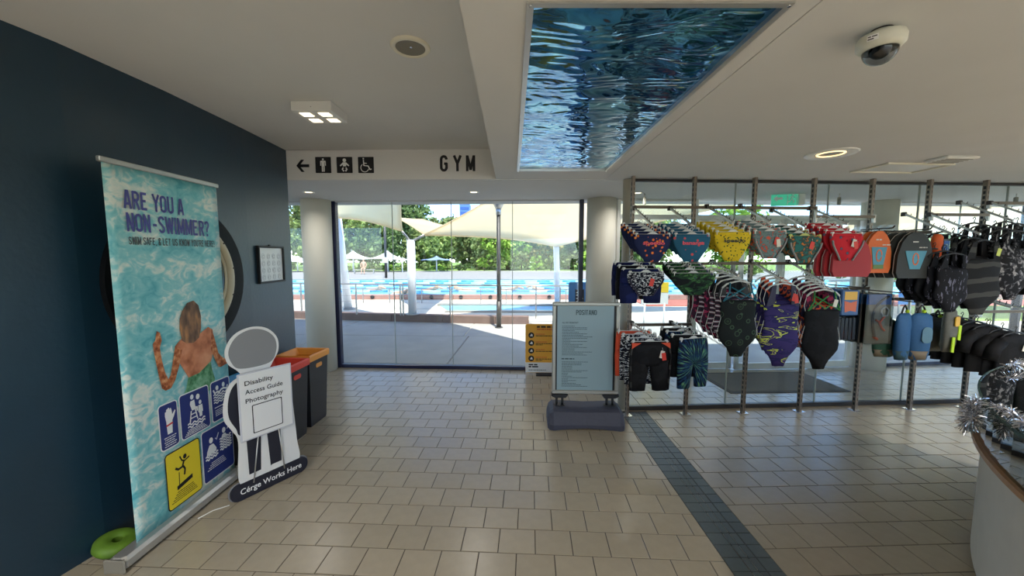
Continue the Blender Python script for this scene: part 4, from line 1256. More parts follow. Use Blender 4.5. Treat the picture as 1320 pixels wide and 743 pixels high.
b = MB(); b.rbox(-0.9, 0.9, 0.02, 0.4, 0.34, 0.40, 0.01); b.build('seat', 'deck_far', bn)
for sx in (-0.8, 0.8):
    b = MB(); b.box(sx - 0.04, sx + 0.04, 0.05, 0.38, 0, 0.34); b.build('leg', 'rail_steel', bn)
JS = [((0, 0, 0.0), .14), ((0, .25, -.08), .13), ((0, .6, -.14), .10), ((0, -.14, .06), .06), ((0, -.24, .10), .09), ((-.2, -.02, .0), .06), ((-.34, -.22, .16), .045), ((-.26, -.5, .05), .04), ((.2, 0, -.02), .06), ((.34, .12, -.06), .045)]
ES = [(0, 1), (1, 2), (0, 3), (3, 4), (0, 5), (5, 6), (6, 7), (0, 8), (8, 9)]
for i, (px, Y, rz_) in enumerate(((487, 16.4, 1.4), (521, 15.1, 1.6), (558, 16.5, 1.5), (591, 16.5, -1.4), (661, 16.4, 1.5), (693, 16.3, -1.6))):
    figure('person', ('swimmer nearest the leaning mast doing freestyle', 'swimmer beside the stout white post', 'swimmer right of the stout white post, facing left', 'swimmer facing right between post and lamp pole', 'swimmer just right of the lamp pole', 'swimmer at the right side of the window')[i], (tx(px, Y), Y, 0.16), rz_, JS, ES, 'skin')
# ================================================================== LOBBY OBJECTS
# ---- roll-up banner
def water_print(name):
    m = bpy.data.materials.new(name); m.use_nodes = True
    nt = m.node_tree; b_ = nt.nodes['Principled BSDF']; b_.inputs['Roughness'].default_value = 0.45
    tc = nt.nodes.new('ShaderNodeTexCoord')
    n1 = nt.nodes.new('ShaderNodeTexNoise'); n1.inputs['Scale'].default_value = 3.0; n1.inputs['Detail'].default_value = 5; n1.inputs['Distortion'].default_value = 0.8
    n2 = nt.nodes.new('ShaderNodeTexNoise'); n2.inputs['Scale'].default_value = 11.0; n2.inputs['Detail'].default_value = 6; n2.inputs['Distortion'].default_value = 1.6
    mp = nt.nodes.new('ShaderNodeMapping'); mp.inputs['Scale'].default_value = (1, 1, 1.5)
    nt.links.new(tc.outputs['Object'], mp.inputs[0])
    nt.links.new(mp.outputs[0], n1.inputs['Vector']); nt.links.new(mp.outputs[0], n2.inputs['Vector'])
    ad = nt.nodes.new('ShaderNodeMath'); ad.operation = 'ADD'
    nt.links.new(n1.outputs['Fac'], ad.inputs[0])
    ml = nt.nodes.new('ShaderNodeMath'); ml.operation = 'MULTIPLY'; ml.inputs[1].default_value = 0.7
    nt.links.new(n2.outputs['Fac'], ml.inputs[0]); nt.links.new(ml.outputs[0], ad.inputs[1])
    r = nt.nodes.new('ShaderNodeValToRGB'); e = r.color_ramp.elements
    e[0].position = 0.60; e[0].color = lin((70, 160, 174)) + (1,)
    e[1].position = 1.15; e[1].color = lin((222, 228, 218)) + (1,)
    for p_, c_ in ((0.78, (112, 188, 194)), (0.90, (140, 200, 202)), (1.02, (176, 214, 210))):
        k_ = e.new(min(p_, 1.0)); k_.color = lin(c_) + (1,)
    mr = nt.nodes.new('ShaderNodeMapRange'); mr.inputs['From Min'].default_value = 0.0; mr.inputs['From Max'].default_value = 1.2
    for el, p_ in zip(sorted(e, key=lambda q: q.position), (0.46, 0.60, 0.70, 0.82, 0.98)): el.position = p_
    nt.links.new(ad.outputs[0], mr.inputs['Value']); nt.links.new(mr.outputs[0], r.inputs[0]); nt.links.new(r.outputs[0], b_.inputs['Base Color'])
    MATS[name] = m
water_print('banner_water')
mat('banner_purple', (66, 68, 140), 0.5); mat('banner_navy', (32, 48, 118), 0.5); mat('banner_yellow', (238, 214, 44), 0.5)
mat('banner_grey_text', (62, 68, 74), 0.5)
ramp_mat('print_skin', 'noise', [(150, 84, 54), (206, 132, 96), (226, 160, 124)], 9, stops=[0.3, 0.5, 0.7], const=False, rough=0.5)
ramp_mat('print_arm', 'noise', [(120, 62, 34), (190, 112, 70), (226, 170, 120)], 28, stops=[0.35, 0.52, 0.7], const=False, rough=0.5)
ramp_mat('print_hair', 'noise', [(74, 58, 50), (120, 92, 74), (196, 140, 92)], 16, stops=[0.35, 0.5, 0.7], const=False, rough=0.5, stretch=(1, 1, 0.4))
ramp_mat('print_suit', 'noise', [(58, 112, 74), (104, 160, 116), (150, 196, 160)], 22, stops=[0.35, 0.5, 0.68], const=False, rough=0.5)
mat('red', (206, 40, 40), 0.5)
bn_ = thing('rollup_banner', 'tall blue water-print roll-up banner beside the dark wall, for non-swimmers', 'banner', (-2.045, 1.893, 0.0), PI / 2)
bn_.scale = (0.868, 1, 1)
BW, BHT = 0.845, 2.125
b = MB()
rows = []
nx_, nz_ = 14, 24
vs_, fs = [], []
for j in range(nz_ + 1):
    for i in range(nx_ + 1):
        u = i / nx_
        vs_.append((0.008 + (BW - 0.016) * u, 0.0022 * math.sin(u * 9 + 1) * (0.3 + j / nz_) - 0.002, 0.06 + (BHT - 0.085) * j / nz_))
for j in range(nz_):
    for i in range(nx_): k_ = j * (nx_ + 1) + i; fs.append((k_, k_ + 1, k_ + nx_ + 2, k_ + nx_ + 1))
b._add(vs_, fs, True)
sh = b.build('printed_sheet', 'banner_water', bn_); md = sh.modifiers.new('thickness', 'SOLIDIFY'); md.thickness = 0.0012; md.offset = 1
b = MB(); b.rbox(-0.012, BW + 0.008, -0.012, 0.010, BHT - 0.028, BHT, 0.004); b.build('top_rail', 'silver', bn_)
b = MB(); b.rbox(-0.124, BW + 0.01, -0.055, 0.045, 0.004, 0.072, 0.016); b.build('base_cassette', 'silver', bn_)
b = MB(); b.rbox(-0.138, -0.124, -0.062, 0.05, 0.0, 0.078, 0.01); b.build('end_cap', 'grille', bn_)
b = MB(); b.rbox(BW + 0.01, BW + 0.022, -0.062, 0.05, 0.0, 0.078, 0.01); b.build('end_cap', 'grille', bn_)
b = MB(); b.tube([(BW * 0.5, 0.02, 0.07), (BW * 0.5, 0.016, BHT - 0.01)], 0.009, 8); b.build('support_pole', 'silver', bn_)
YF = -0.0065
def flat(name, m, parent, shapes, y0=YF, t=0.0006):
    b = MB()
    for s_ in shapes: b.prism(s_, y0 - t, y0)
    return b.build(name, m, parent)
caps('headline', 'ARE YOU A', 0.100, 'banner_purple', bn_, 0.105, YF, 1.880, 0.42, 0.14, split=True)
caps('headline', 'NON-SWIMMER?', 0.100, 'banner_purple', bn_, 0.112, YF, 1.760, 0.632, 0.14, split=True)
caps('subline', "SWIM SAFE, & LET US KNOW YOU'RE HERE!", 0.043, 'banner_grey_text', bn_, 0.116, YF, 1.690, 0.662, 0.13)
fg = flat('printed_swimmer', 'print_skin', bn_, [[(0.37, 1.085), (0.43, 1.125), (0.50, 1.12), (0.585, 1.125), (0.66, 1.155), (0.70, 1.13), (0.70, 1.0), (0.675, 0.94), (0.655, 0.90), (0.55, 0.865), (0.46, 0.86), (0.42, 0.93), (0.385, 0.99)]], YF)
flat('printed_arm', 'print_arm', fg, [[(0.37, 1.085), (0.345, 1.0), (0.32, 0.92), (0.30, 0.90), (0.28, 0.95), (0.262, 1.04), (0.258, 1.10), (0.275, 1.14), (0.268, 1.185), (0.245, 1.20), (0.232, 1.15), (0.212, 1.13), (0.218, 1.06), (0.232, 0.96), (0.25, 0.86), (0.275, 0.838), (0.315, 0.842), (0.35, 0.88), (0.39, 0.96), (0.42, 1.05)]], YF - 0.0003)
flat('printed_arm', 'print_arm', fg, [[(0.69, 1.14), (0.715, 1.06), (0.74, 0.96), (0.765, 0.93), (0.80, 0.905), (0.838, 0.905), (0.838, 0.865), (0.79, 0.86), (0.76, 0.855), (0.735, 0.86), (0.70, 0.93), (0.672, 1.0)]], YF - 0.0003)
flat('printed_swimsuit', 'print_suit', fg, [[(0.455, 0.865), (0.55, 0.87), (0.66, 0.92), (0.668, 0.86), (0.69, 0.79), (0.655, 0.735), (0.56, 0.70), (0.45, 0.70), (0.40, 0.76), (0.43, 0.80)]], YF - 0.0004)
flat('printed_hair', 'print_hair', fg, [[(0.415, 1.18), (0.425, 1.11), (0.46, 1.085), (0.52, 1.075), (0.57, 1.10), (0.595, 1.16), (0.60, 1.24), (0.585, 1.31), (0.545, 1.345), (0.49, 1.335), (0.445, 1.29), (0.42, 1.24)]], YF - 0.0006)
def info(label, m, x0, x1, z0, z1, edge='print_white'):
    p_ = flat('info_panel', edge, bn_, [rrect(x0, x1, z0, z1, 0.024)], YF - 0.0007)
    p_['label'] = label
    flat('panel_field', m, p_, [rrect(x0 + 0.007, x1 - 0.007, z0 + 0.007, z1 - 0.007, 0.018)], YF - 0.0014)
    return p_
yi = YF - 0.0021
def waves(x0, x1, z, n, dz, w=0.010):
    out = []
    for k_ in range(n):
        pts = [(x0 + (x1 - x0) * i / 24, z - k_ * dz + 0.006 * math.sin(i / 24 * 6.28 * 3.5)) for i in range(25)]
        out.append(thick(pts, w))
    return out
q1 = info('navy panel with a raised hand wearing a red wristband', 'banner_navy', 0.205, 0.350, 0.485, 0.765)
flat('symbol', 'print_white', q1, [[(0.262, 0.575), (0.298, 0.575), (0.303, 0.650), (0.318, 0.672), (0.332, 0.700), (0.326, 0.706), (0.305, 0.684), (0.302, 0.715), (0.296, 0.728), (0.290, 0.716), (0.287, 0.728), (0.280, 0.734), (0.274, 0.726), (0.270, 0.728), (0.264, 0.724), (0.262, 0.712), (0.254, 0.712), (0.252, 0.690), (0.258, 0.652)]], yi)
flat('wristband', 'red', q1, [thick([(0.256, 0.628), (0.305, 0.634)], 0.010)], yi - 0.0005)
bars('small_print', 'print_white', q1, [(0.235 + 0.005 * (k_ % 2), 0.325 - 0.006 * (k_ % 3), 0.555 - k_ * 0.013, 0.005) for k_ in range(5)], yi)
q2 = info('navy panel with a lifeguard on a high chair beside a swimmer', 'banner_navy', 0.362, 0.620, 0.485, 0.775)
flat('symbol', 'print_white', q2, [ell(0.468, 0.735, 0.014, 0.016), [(0.452, 0.71), (0.486, 0.712), (0.492, 0.665), (0.512, 0.66), (0.512, 0.632), (0.500, 0.632), (0.50, 0.648), (0.462, 0.648), (0.448, 0.690)], thick([(0.455, 0.648), (0.440, 0.575)], 0.009), thick([(0.490, 0.648), (0.505, 0.580)], 0.009), thick([(0.45, 0.625), (0.495, 0.625)], 0.007), thick([(0.446, 0.60), (0.50, 0.60)], 0.007), ell(0.518, 0.722, 0.016, 0.018), ell(0.535, 0.680, 0.012, 0.014), [(0.518, 0.662), (0.552, 0.662), (0.556, 0.615), (0.548, 0.612), (0.546, 0.585), (0.524, 0.585), (0.522, 0.612), (0.514, 0.62)]] + waves(0.42, 0.57, 0.567, 2, 0.018, 0.009), yi)
bars('small_print', 'print_white', q2, [(0.42 - 0.01 * k_, 0.55 + 0.012 * k_, 0.53 - k_ * 0.010, 0.005) for k_ in range(4)], yi)
q3 = info('navy panel with two swimmers holding a pool edge', 'banner_navy', 0.636, 0.832, 0.490, 0.775)
flat('symbol', 'print_white', q3, [ell(0.70, 0.722, 0.014, 0.017), ell(0.765, 0.728, 0.014, 0.017), thick([(0.662, 0.715), (0.676, 0.690), (0.70, 0.694), (0.725, 0.688), (0.74, 0.700), (0.766, 0.702), (0.80, 0.690), (0.806, 0.715)], 0.013)] + waves(0.662, 0.81, 0.676, 4, 0.018, 0.009) + [thick([(0.665, 0.588), (0.81, 0.588)], 0.006)], yi)
bars('small_print', 'print_white', q3, [(0.67, 0.80 - 0.01 * (k_ % 2), 0.565 - k_ * 0.012, 0.005) for k_ in range(4)], yi)
q4 = info('yellow panel with a diver stepping off a block', 'banner_yellow', 0.225, 0.505, 0.105, 0.458, 'print_black')
flat('symbol', 'print_black', q4, [ell(0.375, 0.388, 0.014, 0.015), thick([(0.335, 0.405), (0.350, 0.372), (0.372, 0.362), (0.410, 0.372)], 0.009), thick([(0.366, 0.366), (0.350, 0.332), (0.318, 0.330), (0.296, 0.346)], 0.014), thick([(0.356, 0.334), (0.370, 0.310), (0.362, 0.275)], 0.013), thick([(0.322, 0.31), (0.318, 0.232)], 0.005), [(0.300, 0.205), (0.425, 0.225), (0.425, 0.250), (0.300, 0.230)]], yi)
bars('small_print', 'print_black', q4, [(0.30 - 0.012 * k_, 0.43 + 0.008 * k_, 0.188 - k_ * 0.012, 0.005) for k_ in range(5)], yi)
q5 = info('large navy panel with a ticked and a crossed swimmer in waves', 'banner_navy', 0.520, 0.832, 0.110, 0.470)
flat('symbol', 'print_white', q5, [ell(0.608, 0.385, 0.018, 0.020), [(0.590, 0.356), (0.628, 0.356), (0.655, 0.315), (0.650, 0.295), (0.560, 0.290), (0.565, 0.318)], thick([(0.648, 0.385), (0.660, 0.370), (0.684, 0.410)], 0.007), ell(0.738, 0.405, 0.018, 0.020), [(0.722, 0.380), (0.752, 0.380), (0.768, 0.356), (0.708, 0.356)], thick([(0.772, 0.440), (0.806, 0.400)], 0.007), thick([(0.806, 0.440), (0.772, 0.400)], 0.007)] + waves(0.55, 0.668, 0.285, 2, 0.020, 0.010) + waves(0.692, 0.81, 0.352, 5, 0.019, 0.010), yi)
bars('small_print', 'print_white', q5, [(0.60 - 0.014 * k_, 0.72 + 0.008 * k_, 0.225 - k_ * 0.013, 0.005) for k_ in range(4)], yi)
# ---- green rubber ring behind the banner
mat('green_rubber', (92, 128, 36), 0.6, noise=0.15, nscale=20)
gr = thing('green_ring', 'flat green rubber ring lying on the floor behind the banner', 'ring', (-2.185, 1.93, 0.03), 0.0)
b = MB(); b.lathe([(0.022, 0.018), (0.035, 0.028), (0.075, 0.026), (0.094, 0.012), (0.096, -0.012), (0.085, -0.028), (0.03, -0.028), (0.022, -0.018), (0.022, 0.018)], 40)
o = b.build('ring_body', 'green_rubber', gr); gr.rotation_euler = (0.0, math.radians(14), 0.0); gr.location.z = 0.052
# ---- cut-out standee (plain shape in the colours of the original)
mat('standee_grey', (132, 132, 134), 0.55); mat('standee_navy', (26, 28, 42), 0.55); mat('standee_white', (222, 222, 220), 0.55); mat('standee_blue', (70, 130, 190), 0.5)
A, B_ = Vector((-1.826, 2.338, 0)), Vector((-1.595, 2.705, 0))
sd = thing('cutout_standee', 'grey, navy and white cut-out display board with a clipped paper sign', 'standee', A, math.atan2((B_ - A).y, (B_ - A).x))
SW = (B_ - A).length
def sboard(name, m, out, y0, t, parent=sd):
    b = MB(); b.prism(out, y0 - t, y0); return b.build(name, m, parent)
sboard('backing_board', 'standee_white', smooth_loop([(0.03, 0.10), (0.22, 0.095), (SW - 0.03, 0.10), (0.40, 0.28), (0.385, 0.55), (0.375, 0.72), (0.33, 0.815), (0.25, 0.845), (0.262, 0.885), (0.305, 0.965), (0.30, 1.06), (0.235, 1.135), (0.14, 1.155), (0.045, 1.12), (-0.01, 1.03), (0.0, 0.94), (0.05, 0.88), (0.062, 0.845), (0.0, 0.80), (-0.035, 0.70), (-0.04, 0.58), (0.0, 0.49), (0.03, 0.40)]), 0.0, 0.008)
sboard('upper_field', 'standee_grey', smooth_loop([(0.07, 0.89), (0.24, 0.89), (0.29, 0.965), (0.285, 1.055), (0.225, 1.12), (0.14, 1.14), (0.055, 1.105), (0.008, 1.025), (0.018, 0.945)]), -0.008, 0.002)
sboard('middle_field', 'standee_navy', smooth_loop([(0.05, 0.44), (0.20, 0.43), (0.36, 0.45), (0.358, 0.60), (0.352, 0.72), (0.315, 0.795), (0.22, 0.825), (0.09, 0.825), (0.02, 0.785), (-0.012, 0.70), (-0.015, 0.59), (0.02, 0.50)]), -0.008, 0.002)
sboard('lower_field', 'standee_navy', [(0.08, 0.125), (0.15, 0.125), (0.165, 0.44), (0.075, 0.44)], -0.008, 0.002)
sboard('lower_field', 'standee_navy', [(0.215, 0.125), (0.285, 0.125), (0.29, 0.44), (0.20, 0.44)], -0.008, 0.002)
sboard('shoe_field', 'standee_white', rrect(0.06, 0.185, 0.118, 0.155, 0.015), -0.010, 0.002)
sboard('shoe_field', 'standee_white', rrect(0.21, 0.345, 0.118, 0.158, 0.015), -0.010, 0.002)
bs = sboard('base_plate', 'standee_navy', rrect(-0.035, SW + 0.035, 0.002, 0.115, 0.052, 8), 0.006, 0.018)
sboard('plate_edge', 'standee_grey', rrect(-0.043, SW + 0.043, 0.0, 0.122, 0.055, 8), 0.010, 0.006)
text('lettering', 'C\u00e9rge Works Here', 0.038, 'print_white', sd, 0.02, -0.0135, 0.042, width=0.40, bold=0.012)
mat('paper_white', (226, 226, 224), 0.5); mat('clear_sleeve', (200, 202, 210), 0.2)
ps_ = MB(); ps_.rbox(0.035, 0.375, -0.030, -0.024, 0.40, 0.86, 0.003); sgn = ps_.build('sign_holder', 'clear_sleeve', sd)
sboard('paper', 'paper_white', [(0.045, 0.41), (0.365, 0.41), (0.365, 0.85), (0.045, 0.85)], -0.0305, 0.0006, sgn)
text('lettering', 'Disability', 0.030, 'print_black', sgn, 0.075, -0.0318, 0.775, width=0.175, bold=0.012)
text('lettering', 'Access Guide', 0.030, 'print_black', sgn, 0.075, -0.0318, 0.715, width=0.235, bold=0.012)
text('lettering', 'Photography', 0.030, 'print_black', sgn, 0.075, -0.0318, 0.655, width=0.235, bold=0.012)
sboard('printed_box', 'print_black', rrect(0.110, 0.300, 0.435, 0.632, 0.008), -0.0312, 0.0004, sgn)
sboard('printed_box_field', 'paper_white', rrect(0.116, 0.294, 0.441, 0.626, 0.006), -0.0316, 0.0004, sgn)
b = MB(); b.tube([(0.14, -0.026, 0.41), (0.10, -0.016, 0.09)], 0.004, 8); b.tube([(0.27, -0.026, 0.41), (0.30, -0.016, 0.09)], 0.004, 8); b.build('sign_stem', 'silver', sd)
b = MB(); b.rbox(0.10, 0.13, 0.0, 0.20, 0.0, 0.02, 0.004); b.tube([(0.115, 0.19, 0.012), (0.115, 0.004, 0.5)], 0.008, 8); b.build('rear_strut', 'standee_white', sd)
b = MB(); b.tube([(-0.04, 0.0, 0.004), (-0.12, 0.03, 0.004), (-0.20, 0.02, 0.004)], 0.003, 6); tag(b.build('cable', 'white_plastic', sd))
# ---- recycling bins
mat('bin_body', (38, 38, 42), 0.5, noise=0.08, nscale=25)
def bin_(label, y, lidrgb, lid, x=-2.055, sticker=None):
    o = thing('recycling_bin', label, 'bin', (x, y, 0), math.radians(-3), 'recycling bins along the blue wall')
    hx_, hy_ = 0.165, 0.160
    def sec(k_, z): return [(-hx_ * k_, -hy_ * k_, z), (hx_ * k_, -hy_ * k_, z), (hx_ * k_, hy_ * k_, z), (-hx_ * k_, hy_ * k_, z)]
    b = MB(); b.rings([sec(0.80, 0.0), sec(0.82, 0.02), sec(0.97, 0.655), sec(0.90, 0.655), sec(0.76, 0.03)]); b.build('body', 'bin_body', o)
    mat(lid, lidrgb, 0.4)
    def sq(k_, z): return [(-hx_ * k_, -hy_ * k_, z), (hx_ * k_, -hy_ * k_, z), (hx_ * k_, hy_ * k_, z), (-hx_ * k_, hy_ * k_, z)]
    b = MB(); b.rings([sq(1.0, 0.635), sq(1.04, 0.64), sq(1.05, 0.690), sq(1.0, 0.700), sq(0.90, 0.695), sq(0.62, 0.645), sq(0.60, 0.60)], cap=False); b.build('lid_surround', lid, o)
    b = MB(); b.prism(rrect(-0.05, 0.05, 0.555, 0.595, 0.018), -hy_ * 0.97, -hy_ * 0.90); b.build('hand_slot', 'black', o)
    b = MB(); b.prism(rrect(-0.05, 0.05, 0.555, 0.595, 0.018), -0.003, 0.003, M=Matrix.Translation((hx_ * 0.955, 0, 0)) @ Matrix.Rotation(PI / 2, 4, 'Z')); b.build('hand_slot', lid, o)
    Mx = Matrix.Translation((hx_ * 0.925, 0, 0)) @ Matrix.Rotation(PI / 2, 4, 'Z') @ Matrix.Rotation(math.radians(-2.2), 4, 'X')
    if sticker:
        b = MB(); b.box(-0.10, 0.10, -0.004, 0.0, 0.31, 0.53, M=Mx); st_ = b.build('sticker', sticker[0], o)
        b = MB()
        for r_ in range(2):
            for c_ in range(3): b.prism(thick(ell(-0.06 + 0.06 * c_, 0.375 + 0.075 * r_, 0.019, 0.024, 12, 0, 350), 0.009), -0.0055, -0.0045, M=Mx)
        b.box(-0.08, 0.08, -0.0055, -0.0045, 0.495, 0.512, M=Mx)
        b.build('sticker_print', sticker[1], st_)
    return o
mat('sticker_red', (214, 62, 62), 0.5); mat('sticker_yellow', (232, 214, 96), 0.5)
bin_('black recycling bin with a blue lid behind the standee', 2.805, (70, 160, 214), 'lid_blue', x=-2.03)
bin_('black recycling bin with a red lid and red sticker', 3.185, (222, 72, 56), 'lid_red', x=-2.035, sticker=('sticker_red', 'print_white'))
bin_('black recycling bin with an orange lid and yellow sticker', 3.56, (232, 152, 62), 'lid_orange', x=-2.04, sticker=('sticker_yellow', 'grille'))
# ---- cafe poster sign on a water-filled base
mat('sign_frame', (176, 174, 164), 0.4, metal=0.5); mat('poster_blue', (150, 176, 184), 0.3); mat('poster_text', (70, 92, 96), 0.6)
mat('rubber_base', (62, 64, 78), 0.65, noise=0.08, nscale=40); mat('sign_black', (22, 22, 24), 0.5)
cs = thing('poster_stand', 'grey framed cafe menu poster stand on a dark plastic base', 'sign', (0.707, 3.53, 0.0), math.radians(-2.0))
fr_ = MB()
fw, zb, zt = 0.318, 0.292, 1.190
for x0, x1, z0, z1 in ((-fw, fw, zt - 0.034, zt), (-fw, fw, zb, zb + 0.036), (-fw, -fw + 0.034, zb + 0.036, zt - 0.034), (fw - 0.034, fw, zb + 0.036, zt - 0.034)): fr_.rbox(x0, x1, -0.022, 0.022, z0, z1, 0.006)
fo = fr_.build('frame', 'sign_frame', cs)
b = MB(); b.box(-fw + 0.03, fw - 0.03, -0.008, 0.012, zb + 0.03, zt - 0.03); po = b.build('poster', 'poster_blue', cs)
b = MB(); b.box(-fw + 0.034, -fw + 0.046, -0.0095, -0.0085, zb + 0.036, zt - 0.034); b.build('inner_edge', 'sign_black', po)
b = MB(); b.box(fw - 0.052, fw - 0.034, -0.0095, -0.0085, zb + 0.036, zt - 0.034); b.build('inner_edge', 'sign_black', po)
caps('poster_title', 'POSITANO', 0.050, 'poster_text', po, 0.005, -0.0085, 1.066, 0.20, 0.15, 'CENTER')
text('poster_heading', 'ALL DAY BREAKFAST', 0.015, 'poster_text', po, -0.225, -0.0092, 0.985, width=0.155, bold=0.02)
rr = random.Random(3)
ln_ = []
z = 0.955
while z > 0.665:
    ln_.append((-0.225, -0.225 + rr.choice((0.08, 0.12, 0.16, 0.20, 0.24, 0.29)), z, 0.0052)); z -= 0.0148
bars('poster_print', 'poster_text', po, ln_, -0.0092)
bars('poster_heading', 'poster_text', po, [(-0.228, -0.105, 0.632, 0.012)], -0.0092)
ln_ = []; z = 0.605
while z > 0.36:
    ln_.append((-0.225, -0.225 + rr.choice((0.06, 0.10, 0.14, 0.19, 0.25)), z, 0.0052)); z -= 0.0142
bars('poster_print', 'poster_text', po, ln_, -0.0092)
for sx in (-1, 1):
    b = MB(); b.prism([(sx * 0.325, 0.292), (sx * 0.325, 0.275), (sx * 0.290, 0.258), (sx * 0.185, 0.258), (sx * 0.165, 0.285), (sx * 0.165, 0.292)][::sx], -0.035, 0.035); b.build('bracket', 'sign_black', cs)
    for dx in (-0.028, 0.028):
        b = MB(); b.tube([(sx * 0.243 + dx, 0, 0.262), (sx * 0.243 + dx, 0, 0.15)], 0.013, 10); b.build('spring_leg', 'sign_black', cs)
b = MB()
secs = []
for x, hz, hy0 in ((-0.362, 0.10, 0.13), (-0.345, 0.155, 0.17), (-0.31, 0.182, 0.185), (-0.16, 0.178, 0.175), (0.0, 0.172, 0.17), (0.16, 0.178, 0.175), (0.31, 0.182, 0.185), (0.345, 0.155, 0.17), (0.362, 0.10, 0.13)):
    arch = 0.018 * max(0.0, 1 - (x / 0.26) ** 2)
    secs.append([(x, -hy0, arch), (x, hy0, arch), (x, hy0 * 1.02, 0.05), (x, hy0 * 0.78, hz * 0.9), (x, hy0 * 0.6, hz), (x, -hy0 * 0.6, hz), (x, -hy0 * 0.78, hz * 0.9), (x, -hy0 * 1.02, 0.05)])
b.rings(secs, smooth=False); b.build('base', 'rubber_base', cs)
for sx in (-1, 1):
    b = MB(); b.prism(ell(sx * 0.243, 0.0, 0.062, 0.055), -0.182, -0.172, M=Matrix.Rotation(-PI / 2, 4, 'X')); b.build('leg_socket', 'sign_black', cs)
# ---- yellow information board near the glass
mat('board_orange', (240, 176, 58), 0.45)
yb = thing('information_board', 'orange-yellow information board standing in front of the window', 'sign', (0.47, 5.03, 0.0), math.radians(-2))
b = MB(); b.prism(rrect(-0.285, 0.285, 0.02, 0.70, 0.03), -0.008, 0.008); bo = b.build('board', 'board_orange', yb)
b = MB(); b.box(-0.284, 0.284, -0.0092, -0.0082, 0.024, 0.165); b.build('white_strip', 'print_white', bo)
bars('title', 'print_black', bo, [(-0.13, 0.10, 0.650, 0.024)], -0.0092)
bars('title', 'red', bo, [(-0.13, 0.08, 0.622, 0.012)], -0.0092)
for k_ in range(4):
    z = 0.545 - k_ * 0.108
    b = MB(); b.prism(ell(-0.205, z, 0.040, 0.040), -0.0095, -0.0085); ic = b.build('icon_disc', 'print_black', bo)
    b = MB(); b.prism([(-0.225, z - 0.012), (-0.185, z - 0.016), (-0.19, z + 0.012), (-0.205, z + 0.022), (-0.212, z + 0.006)], -0.0105, -0.0096); b.build('icon', 'print_white', ic)
    bars('print', 'red', bo, [(-0.145, -0.02 + 0.03 * (k_ % 2), z + 0.012, 0.008)], -0.0092)
    bars('print', 'print_black', bo, [(-0.145, 0.12 - 0.04 * (k_ % 2), z - 0.012, 0.010)] + ([(-0.145, -0.05, z - 0.030, 0.009)] if k_ in (1, 3) else []), -0.0092)
bars('footer', 'print_black', bo, [(-0.24, -0.12, 0.125, 0.018), (-0.24, -0.10, 0.095, 0.020), (-0.24, 0.0, 0.055, 0.008), (0.18, 0.24, 0.10, 0.02)], -0.0096)
b = MB(); b.box(-0.14, 0.14, -0.10, 0.10, 0.0, 0.02); b.build('foot', 'sign_black', yb)
# ---- curved reception counter
CC, CR = Vector((4.14, -0.05, 0)), 2.58
mat('counter_base', (206, 200, 190), 0.6, noise=0.03, nscale=12); mat('timber_edge', (168, 128, 92), 0.45, noise=0.12, nscale=25)
glass_mat('counter_glass', (150, 172, 166), 2.6); mat('counter_inner', (96, 104, 106), 0.4); mat('glass_edge', (52, 84, 76), 0.15)
ct = thing('reception_counter', 'curved white reception counter with timber lip and glass display case', 'counter', (CC.x, CC.y, 0))
A0, A1, NA = math.radians(96), math.radians(196), 44
def arcband(r0, r1, z0, z1):
    rings = []
    for i in range(NA + 1):
        a = A0 + (A1 - A0) * i / NA; ca, sa = math.cos(a), math.sin(a)
        rings.append([(r0 * ca, r0 * sa, z0), (r1 * ca, r1 * sa, z0), (r1 * ca, r1 * sa, z1), (r0 * ca, r0 * sa, z1)])
    return rings
def arc(name, m, r0, r1, z0, z1): b = MB(); b.rings(arcband(r0, r1, z0, z1)); return b.build(name, m, ct)
arc('base_panel', 'counter_base', CR - 0.62, CR - 0.03, 0.05, 0.70)
arc('plinth', 'sign_black', CR - 0.60, CR - 0.05, 0.0, 0.05)
arc('timber_lip', 'timber_edge', CR - 0.05, CR + 0.012, 0.688, 0.712)
arc('case_floor', 'counter_inner', CR - 0.60, CR - 0.05, 0.70, 0.712)
arc('case_back', 'counter_inner', CR - 0.60, CR - 0.585, 0.712, 0.915)
arc('case_front_glass', 'counter_glass', CR - 0.012, CR - 0.004, 0.712, 0.915)
arc('shelf_rail', 'sign_black', CR - 0.03, CR - 0.016, 0.795, 0.812)
arc('top_glass', 'counter_glass', CR - 0.60, CR + 0.0, 0.915, 0.925)
arc('top_glass_edge', 'glass_edge', CR - 0.004, CR + 0.004, 0.913, 0.927)
for i, deg in enumerate((141, 147, 152, 158)):
    a = math.radians(deg)
    pr = [('white price card lying in the counter case', 'price card'), ('small white box inside the counter case', 'box'), ('folded white leaflet inside the counter case', 'leaflet'), ('clear plastic goggles case inside the counter', 'case')][i]
    o = thing(('price_card', 'product_box', 'leaflet', 'goggles_case')[i], pr[0], pr[1], (CC.x + (CR - 0.2) * math.cos(a), CC.y + (CR - 0.2) * math.sin(a), 0.7125), a + 0.5)
    b = MB(); b.rbox(-0.07, 0.07, -0.045, 0.045, 0, (0.004, 0.05, 0.006, 0.04)[i], 0.0015); b.build('body', ('print_white', 'paper_white', 'print_white', 'clear_sleeve')[i], o)
    b = MB(); b.box(-0.05, 0.05, -0.03, -0.01, (0.004, 0.05, 0.006, 0.04)[i], (0.0046, 0.0506, 0.0066, 0.0406)[i]); b.build('printed_band', ('print_black', 'banner_navy', 'board_blue', 'sign_black')[i], o)
